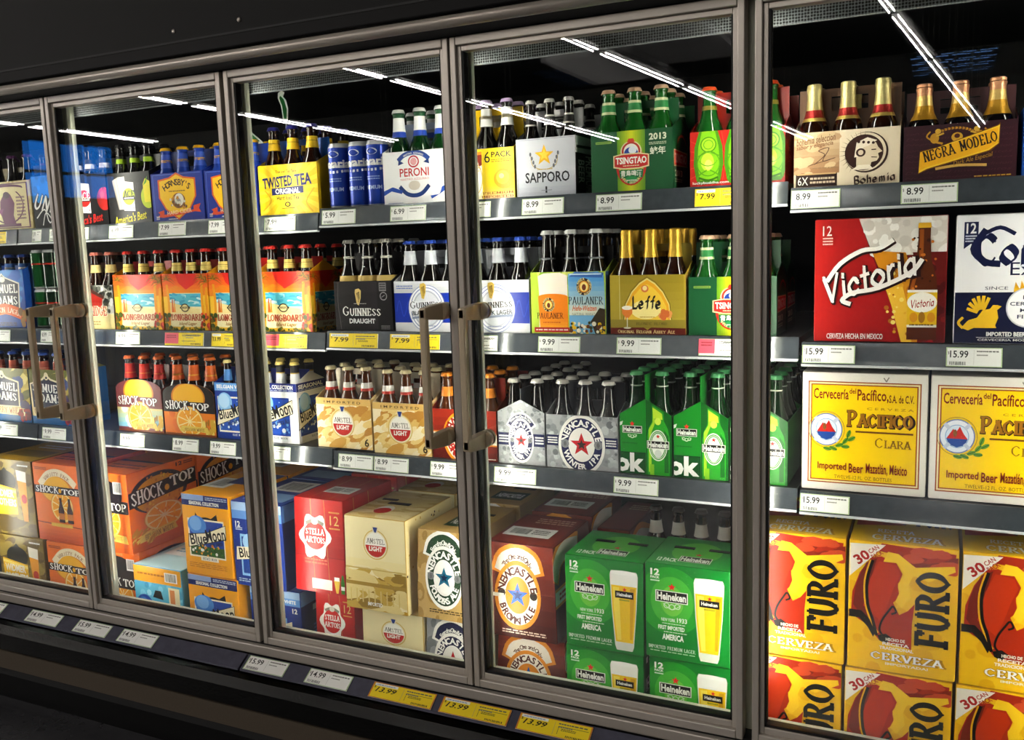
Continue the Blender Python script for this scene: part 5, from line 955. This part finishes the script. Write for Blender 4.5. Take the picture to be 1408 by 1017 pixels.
# top shelf, left to right
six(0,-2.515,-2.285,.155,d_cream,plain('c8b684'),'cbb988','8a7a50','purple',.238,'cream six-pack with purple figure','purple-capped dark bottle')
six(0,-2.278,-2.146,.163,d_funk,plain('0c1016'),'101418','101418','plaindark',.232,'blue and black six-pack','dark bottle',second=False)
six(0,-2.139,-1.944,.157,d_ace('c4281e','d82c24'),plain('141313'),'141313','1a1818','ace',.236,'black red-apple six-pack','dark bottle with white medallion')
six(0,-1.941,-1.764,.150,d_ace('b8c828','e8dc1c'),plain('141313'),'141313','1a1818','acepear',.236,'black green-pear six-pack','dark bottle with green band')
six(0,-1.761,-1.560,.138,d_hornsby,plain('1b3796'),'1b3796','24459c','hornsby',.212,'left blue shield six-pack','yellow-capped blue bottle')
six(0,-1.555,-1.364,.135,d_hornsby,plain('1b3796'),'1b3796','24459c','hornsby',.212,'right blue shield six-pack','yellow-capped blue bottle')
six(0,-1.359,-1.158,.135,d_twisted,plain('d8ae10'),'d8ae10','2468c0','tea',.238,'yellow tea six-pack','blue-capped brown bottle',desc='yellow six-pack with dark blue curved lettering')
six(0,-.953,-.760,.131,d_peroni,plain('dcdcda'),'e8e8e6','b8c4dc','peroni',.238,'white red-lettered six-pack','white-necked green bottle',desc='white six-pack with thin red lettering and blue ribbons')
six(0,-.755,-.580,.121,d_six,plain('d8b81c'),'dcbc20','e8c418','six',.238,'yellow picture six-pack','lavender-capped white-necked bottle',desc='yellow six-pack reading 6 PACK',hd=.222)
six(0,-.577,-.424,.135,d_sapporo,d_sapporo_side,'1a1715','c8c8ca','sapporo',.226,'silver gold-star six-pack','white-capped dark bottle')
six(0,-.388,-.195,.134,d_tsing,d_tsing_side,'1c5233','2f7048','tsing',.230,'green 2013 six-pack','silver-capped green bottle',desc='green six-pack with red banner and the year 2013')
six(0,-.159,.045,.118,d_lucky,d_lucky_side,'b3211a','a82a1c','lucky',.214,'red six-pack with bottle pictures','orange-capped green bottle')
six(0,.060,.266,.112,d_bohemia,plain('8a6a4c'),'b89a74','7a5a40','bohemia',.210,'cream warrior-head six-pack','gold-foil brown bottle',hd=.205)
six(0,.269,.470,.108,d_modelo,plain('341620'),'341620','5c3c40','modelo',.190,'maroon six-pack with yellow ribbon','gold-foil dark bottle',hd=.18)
# middle shelf
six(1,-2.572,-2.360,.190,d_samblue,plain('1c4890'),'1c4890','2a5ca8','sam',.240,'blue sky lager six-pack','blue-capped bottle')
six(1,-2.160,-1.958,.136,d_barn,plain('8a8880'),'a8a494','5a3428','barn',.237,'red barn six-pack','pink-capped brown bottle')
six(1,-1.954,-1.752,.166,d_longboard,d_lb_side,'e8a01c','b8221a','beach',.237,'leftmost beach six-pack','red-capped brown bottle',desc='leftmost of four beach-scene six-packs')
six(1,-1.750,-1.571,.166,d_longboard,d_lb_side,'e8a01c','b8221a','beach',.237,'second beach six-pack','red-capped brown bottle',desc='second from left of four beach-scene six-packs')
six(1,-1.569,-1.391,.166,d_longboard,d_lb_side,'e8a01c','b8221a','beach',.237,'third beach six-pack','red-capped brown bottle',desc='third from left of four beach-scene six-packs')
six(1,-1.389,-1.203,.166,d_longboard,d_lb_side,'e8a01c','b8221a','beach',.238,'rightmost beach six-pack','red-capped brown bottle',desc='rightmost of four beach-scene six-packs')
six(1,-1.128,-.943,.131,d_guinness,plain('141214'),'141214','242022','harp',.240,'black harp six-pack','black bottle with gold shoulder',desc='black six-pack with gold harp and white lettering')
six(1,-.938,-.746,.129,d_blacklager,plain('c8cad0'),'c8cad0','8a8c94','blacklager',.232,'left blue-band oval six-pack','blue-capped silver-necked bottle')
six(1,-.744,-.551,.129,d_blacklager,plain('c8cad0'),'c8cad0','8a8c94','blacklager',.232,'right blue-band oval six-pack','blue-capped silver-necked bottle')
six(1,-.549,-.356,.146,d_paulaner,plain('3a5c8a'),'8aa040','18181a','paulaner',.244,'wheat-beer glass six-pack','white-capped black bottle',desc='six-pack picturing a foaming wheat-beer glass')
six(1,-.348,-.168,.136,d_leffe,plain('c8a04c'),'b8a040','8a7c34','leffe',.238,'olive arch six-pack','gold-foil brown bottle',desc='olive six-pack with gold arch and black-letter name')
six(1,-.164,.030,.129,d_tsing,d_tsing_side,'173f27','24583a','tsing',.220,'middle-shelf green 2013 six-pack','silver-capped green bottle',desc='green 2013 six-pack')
# lower shelf
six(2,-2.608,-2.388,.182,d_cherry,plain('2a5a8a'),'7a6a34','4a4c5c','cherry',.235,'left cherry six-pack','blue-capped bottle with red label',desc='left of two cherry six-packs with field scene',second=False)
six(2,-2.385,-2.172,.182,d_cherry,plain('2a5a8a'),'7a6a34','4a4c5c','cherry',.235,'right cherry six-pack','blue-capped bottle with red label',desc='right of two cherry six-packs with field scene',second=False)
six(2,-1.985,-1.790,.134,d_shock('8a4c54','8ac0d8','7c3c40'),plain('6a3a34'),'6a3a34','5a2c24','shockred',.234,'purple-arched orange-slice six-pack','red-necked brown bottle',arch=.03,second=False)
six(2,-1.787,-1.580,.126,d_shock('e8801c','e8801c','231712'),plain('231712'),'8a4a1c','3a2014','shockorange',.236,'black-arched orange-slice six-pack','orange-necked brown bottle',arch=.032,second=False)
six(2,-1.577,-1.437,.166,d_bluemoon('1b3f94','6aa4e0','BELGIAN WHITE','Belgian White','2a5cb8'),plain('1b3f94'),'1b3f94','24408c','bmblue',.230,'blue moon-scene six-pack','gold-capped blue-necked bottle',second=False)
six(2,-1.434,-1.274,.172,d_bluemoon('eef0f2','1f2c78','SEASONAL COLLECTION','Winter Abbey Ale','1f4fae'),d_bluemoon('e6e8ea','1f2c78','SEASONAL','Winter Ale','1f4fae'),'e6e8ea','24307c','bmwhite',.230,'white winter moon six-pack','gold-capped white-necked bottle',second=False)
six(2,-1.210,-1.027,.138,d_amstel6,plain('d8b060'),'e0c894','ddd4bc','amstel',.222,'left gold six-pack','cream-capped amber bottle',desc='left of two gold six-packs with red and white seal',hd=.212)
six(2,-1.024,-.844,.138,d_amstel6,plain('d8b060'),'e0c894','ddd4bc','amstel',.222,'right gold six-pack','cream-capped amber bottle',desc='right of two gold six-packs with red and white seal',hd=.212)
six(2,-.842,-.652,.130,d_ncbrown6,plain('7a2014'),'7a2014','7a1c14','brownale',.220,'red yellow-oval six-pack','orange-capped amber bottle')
six(2,-.650,-.520,.132,plain('a8abad'),d_winter_side,'a2a5a7','34383e','winter',.210,'end-on grey star six-pack','silver-capped black bottle',end=True,peak=.03,hd=.19)
six(2,-.518,-.332,.131,d_winter,plain('a8abad'),'a2a5a7','24262c','winter',.212,'front-facing grey star six-pack','silver-capped black bottle')
six(2,-.329,-.202,.142,plain('1b7a2a'),d_heineken_end,'176a26','1f7a2c','heineken',.240,'leftmost green gabled six-pack','green bottle',end=True,peak=.036,hd=.235)
six(2,-.200,-.073,.142,plain('1b7a2a'),d_heineken_end,'176a26','1f7a2c','heineken',.240,'middle green gabled six-pack','green bottle',end=True,peak=.036,hd=.235)
six(2,-.071,.056,.142,plain('1b7a2a'),d_heineken_end,'176a26','1f7a2c','heineken',.240,'rightmost green gabled six-pack','green bottle',end=True,peak=.036,hd=.235)

# ---------------------------------------------------------------- cans
def can(x, y, z, r, h, c1, c2, label, word=None, group=None):
    a = lambda j: ['b8babc',c1,c1,c2,c1,c1,'c8cacc','b8babc'][min(j,7)]
    body = MB().lathe([(0,r*.8),(.006,r),(h*.1,r),(h*.62,r),(h*.66,r),(h*.9,r),(h*.93,r*.99),(h*.975,r*.86),(h*.985,r*.86)], a, 28)
    if word:
        A = Art(2*PI*r*.55, h); A.t(.06,.62,.94,.75,word,W_,'h'); A.e(.5,.83,.16,.05,'dfe4f0'); A.e(.5,.83,.11,.035,'24409c'); A.l([(.1,.58),(.5,.555),(.9,.58)],.06,'d8dce4',True); A.fine(.3,.4,.7,.47,2,'8fa4d8'); A.t(.26,.26,.74,.32,'PREMIUM','b8c8ec','b'); body.wrap(A, r, 0)
    o = body.build('beer_can', pmat('can_metal', None, 0.22, 0.35, 0.5), None, (x,y,z)); tag(o, label, 'can', group)
    l = MB().lathe([(h*.985,r*.86),(h,r*.82),(h,r*.78),(h*.985,r*.74)], 'c4c6c8' if not word else 'd0d2d6', 28, caps=True).build('can_lid', pmat('can_metal', None, 0.22, 0.35, 0.5), o)
    MB().box(-r*.2,r*.2,-r*.45,r*.1,h*.988,h*.996,'d8dadc').build('pull_tab', ALU, o)
    return o
for j,yy in enumerate((.19,.262)):
    for i,x in enumerate((-1.106,-1.042,-.986)):
        can(x, yy, 1.5146, .0305 if j == 0 else .03, .168, '2244a4', 'ccd0d8', 'tall blue beer can, %s of the %s three beside the yellow tea pack' % (['left','middle','right'][i], ['front','back'][j]), 'Bavaria', 'tall blue cans on the top shelf')
n = 0
for row,zz in ((0,1.1856),(1,1.3122)):
    for i,x in enumerate((-2.326,-2.27,-2.214)):
        can(x, .2, zz, .0268, .1255, '1a5a2c' if i % 2 == 0 else '1c3424', 'b8322a', 'dark green beer can, %s, in the %s row left of the red barn pack' % (['leftmost','middle','rightmost'][i], ['lower','upper'][row]), None, 'stacked green cans on the middle shelf')

# ---------------------------------------------------------------- boxes and cases
def box_case(name, x0, x1, Y, D, z0, h, front, side, top, col, label, group, tap=0.0, lean=0.0, sticker=None, slots=None, behind=None):
    W = x1-x0-.002; s = tap*W
    pts = [(-W/2,0,0),(W/2,0,0),(W/2,D,0),(-W/2,D,0),(-W/2+s,lean,h),(W/2-s,lean,h),(W/2-s,D-lean,h),(-W/2+s,D-lean,h)]
    m = MB().hull(pts, col, .003)
    def lay(fn, w, hh, O, U, V, N, tp):
        a = Art(w, hh); fn(a)
        if tp: a.ops = [([[((p[0]-w/2)*(1-2*tp*p[1]/hh)+w/2, p[1]) for p in P] for P in PP], c, ov) for PP, c, ov in a.ops]
        m.art(a, O, U, V, N)
    e = .0015; V = Vector((0,lean,h)); L = V.length; v = V/L; N = Vector((0,-h,lean)).normalized()
    if front: lay(front, W-2*e, L-2*e, Vector((-W/2+e,0,0))+v*e, (1,0,0), v, N, tap)
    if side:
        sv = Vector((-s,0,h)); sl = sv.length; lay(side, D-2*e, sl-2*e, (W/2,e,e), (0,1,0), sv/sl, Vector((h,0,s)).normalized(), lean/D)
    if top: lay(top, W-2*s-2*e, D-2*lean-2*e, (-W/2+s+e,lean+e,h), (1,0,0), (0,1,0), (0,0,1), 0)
    o = m.build(name, PRINT, None, ((x0+x1)/2,Y,z0)); tag(o, label, 'beer case', group)
    if sticker:
        x,y,w,d = sticker; a = Art(w, d); a.r(0,0,1,1,'eceae6'); a.bars(.1,.2,.5,.8); a.fine(.56,.25,.9,.8,3,'4a4a4c'); MB().box(-w/2,w/2,-d/2,d/2,0,.0006,'eceae6').art(a,(-w/2,-d/2,.0006),(1,0,0),(0,1,0),(0,0,1),.0001).build('barcode_label', PAPER, o, (x,y,h+.0032))
    if slots:
        for sx,sy,w,d in slots: MB().box(-w/2,w/2,-d/2,d/2,0,.0015,'0c0b0a').build('handle_slot', PRINT, o, (sx,sy,h+.0022))
    if behind: dup(o, (o.location.x, Y+D+.008, z0), behind)
    return o
G3 = 'twelve-bottle boxes by the shelves'
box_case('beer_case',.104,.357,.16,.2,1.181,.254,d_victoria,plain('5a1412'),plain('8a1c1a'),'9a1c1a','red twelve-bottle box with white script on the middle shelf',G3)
box_case('beer_case',.369,.622,.16,.2,1.181,.252,d_corona,plain('13193c'),plain('efeff0'),'e6e6e8','white and navy twelve-bottle box on the middle shelf',G3)
for i in range(2): box_case('beer_case',[.083,.333][i],[.330,.580][i],.16,.2,.860,.256,d_pacifico,plain('e4dfd6'),plain('e4dfd6'),'e4dfd6','%s of two yellow boxes with a life ring on the lower shelf' % ['left','right'][i],G3)
box_case('beer_case',.476,.62,.17,.15,1.501,.13,plain('1c5cb8'),None,None,'1c5cb8','plain blue carton at the right end of the top shelf',G3)

G4 = 'cases stacked on the bottom deck'
def stack(x0,x1,zj,h,Y,D,front,side,top,col,lab,lower=None,lx=0.0,lY=None,ltop=True,tap=0,lean=0,sticker=None,slots=None,behind=True,lfront=None,lcol=None,lw=None):
    box_case('beer_case',x0,x1,Y,D,zj,h,front,side,top,col,'upper '+lab,G4,tap,lean,sticker,slots,('second-row '+lab+' behind the upper one') if behind else None)
    if lower:
        a,b = (x0+lx, (x0+lx+lw) if lw else x1+lx)
        box_case('beer_case',a,b,lY or Y,D,DECK+.0005,zj-DECK-.003,lfront or front,side,top,lcol or col,lower,G4,tap*.7,lean*.7)
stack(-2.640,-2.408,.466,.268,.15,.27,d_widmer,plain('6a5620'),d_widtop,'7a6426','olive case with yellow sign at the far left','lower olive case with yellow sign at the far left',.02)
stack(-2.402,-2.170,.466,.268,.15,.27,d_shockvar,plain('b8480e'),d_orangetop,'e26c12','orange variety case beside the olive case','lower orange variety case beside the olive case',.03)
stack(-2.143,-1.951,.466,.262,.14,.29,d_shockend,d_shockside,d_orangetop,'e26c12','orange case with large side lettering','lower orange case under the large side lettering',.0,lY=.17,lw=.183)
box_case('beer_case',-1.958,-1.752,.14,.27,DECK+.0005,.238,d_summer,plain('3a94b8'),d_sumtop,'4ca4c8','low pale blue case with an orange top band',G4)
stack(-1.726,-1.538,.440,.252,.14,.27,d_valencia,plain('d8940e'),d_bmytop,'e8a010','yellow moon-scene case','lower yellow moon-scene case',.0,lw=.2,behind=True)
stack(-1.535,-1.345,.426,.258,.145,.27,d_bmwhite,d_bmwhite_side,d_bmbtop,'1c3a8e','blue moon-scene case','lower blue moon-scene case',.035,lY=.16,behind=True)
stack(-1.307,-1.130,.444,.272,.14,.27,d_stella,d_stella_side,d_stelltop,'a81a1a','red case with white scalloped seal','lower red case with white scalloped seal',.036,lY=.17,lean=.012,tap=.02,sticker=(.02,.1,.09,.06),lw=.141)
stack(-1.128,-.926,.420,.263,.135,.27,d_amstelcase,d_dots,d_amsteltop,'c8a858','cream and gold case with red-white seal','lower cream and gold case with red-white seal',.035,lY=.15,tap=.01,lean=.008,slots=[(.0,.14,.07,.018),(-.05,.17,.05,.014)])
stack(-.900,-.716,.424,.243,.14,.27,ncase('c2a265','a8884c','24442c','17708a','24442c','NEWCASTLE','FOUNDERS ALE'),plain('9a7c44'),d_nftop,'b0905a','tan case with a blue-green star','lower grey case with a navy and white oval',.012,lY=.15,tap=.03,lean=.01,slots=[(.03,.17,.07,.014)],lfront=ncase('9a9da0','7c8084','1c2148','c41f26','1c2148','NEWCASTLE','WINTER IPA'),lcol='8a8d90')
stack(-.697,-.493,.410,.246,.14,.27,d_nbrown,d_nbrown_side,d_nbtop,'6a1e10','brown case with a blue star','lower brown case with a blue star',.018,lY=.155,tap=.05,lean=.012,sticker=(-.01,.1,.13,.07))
for i,(a,b) in enumerate(((-.470,-.268),(-.266,-.064))):
    w = ['left','right'][i]
    stack(a,b,[.418,.424][i],.232,.14,.2,d_heincase,d_heinside,d_heintop,'11732c','bright green case with a beer glass, %s of two' % w,'lower bright green case with a beer glass, %s of two' % w,[-.004,.006][i],lY=.145,slots=[(-.035,.12,.05,.014),(.05,.12,.05,.014)],behind=False)
for i,(a,b) in enumerate(((-.03,.181),(.185,.397),(.401,.613))):
    w = ['leftmost','middle','rightmost'][i]
    stack(a,b,.478,.284,.14,.27,d_furo,d_furoside,d_furotop,'e8b818','yellow and red can case, %s of three' % w,'lower yellow and red can case, %s of three' % w,-.004,behind=True)
box_case('beer_case',-.488,-.392,.42,.27,DECK+.0005,.43,d_nbrown,d_nbrown_side,d_nbtop,'6a1e10','tall brown case deep behind the left bright green cases',G4)
box_case('beer_case',-.385,-.05,.47,.3,DECK+.0005,.235,plain('241812'),None,plain('1c1410'),'1c1410','dark low case deep behind the bright green cases',G4)
BT['white'] = (DARK,'2a2624',[(.055,.112,'d8d4c8'),(.072,.094,'5a564e'),(.162,.196,'d8d6cc')],None)
for i in range(5): bottle('white', (-.352+.0635*i, .53, DECK+.2372), 'dark bottle with white labels, number %s from left in the row behind the green cases' % ['one','two','three','four','five','six'][i], .24, 'white-labelled bottles behind the green cases')
tag(MB().box(-.004,.004,0,.012,0,.46,'f2c21c').build('divider_strip', YEL, None, (-.046,.15,DECK)), 'thin upright yellow plastic strip beside the right green case', 'divider strip')

# die-cut cardboard signs among the top-shelf packs
def sign(loc, pts, inner, label, h0):
    o = MB().prism(pts,(0,0,0),(1,0,0),(0,0,1),(0,-1,0),.002,'f0f2ee').build('cardboard_sign', PRINT, None, loc); tag(o, label, 'sign')
    MB().prism(inner,(0,-.0006,0),(1,0,0),(0,0,1),(0,-1,0),.0006,'1f7a34').build('green_print', PRINT, o)
    MB().tube((.0,.003,-h0),(.0,.003,.02),.0025,'c8ccc8',8).build('stick', PRINT, o)
sign((-1.366,.30,1.79),[(-.008,-.01),(.008,-.012),(.012,.02),(.006,.045),(-.004,.055),(.002,.066),(-.008,.072),(-.02,.066),(-.022,.052),(-.012,.03)],[(-.004,-.006),(.005,-.008),(.008,.02),(.0,.046),(-.012,.058),(-.016,.052),(-.008,.03)],'small curled green and white sign above the yellow tea six-pack',.28)
sign((-1.42,.235,1.71),[(-.06,.058),(-.05,.066),(-.038,.058),(-.03,.045),(.02,.006),(.024,-.002),(-.022,-.002),(-.046,.036)],[(-.054,.056),(-.046,.058),(-.034,.044),(.012,.008),(-.016,.004),(-.042,.036)],'small green and white slanting sign above the right blue shield six-pack',.2)
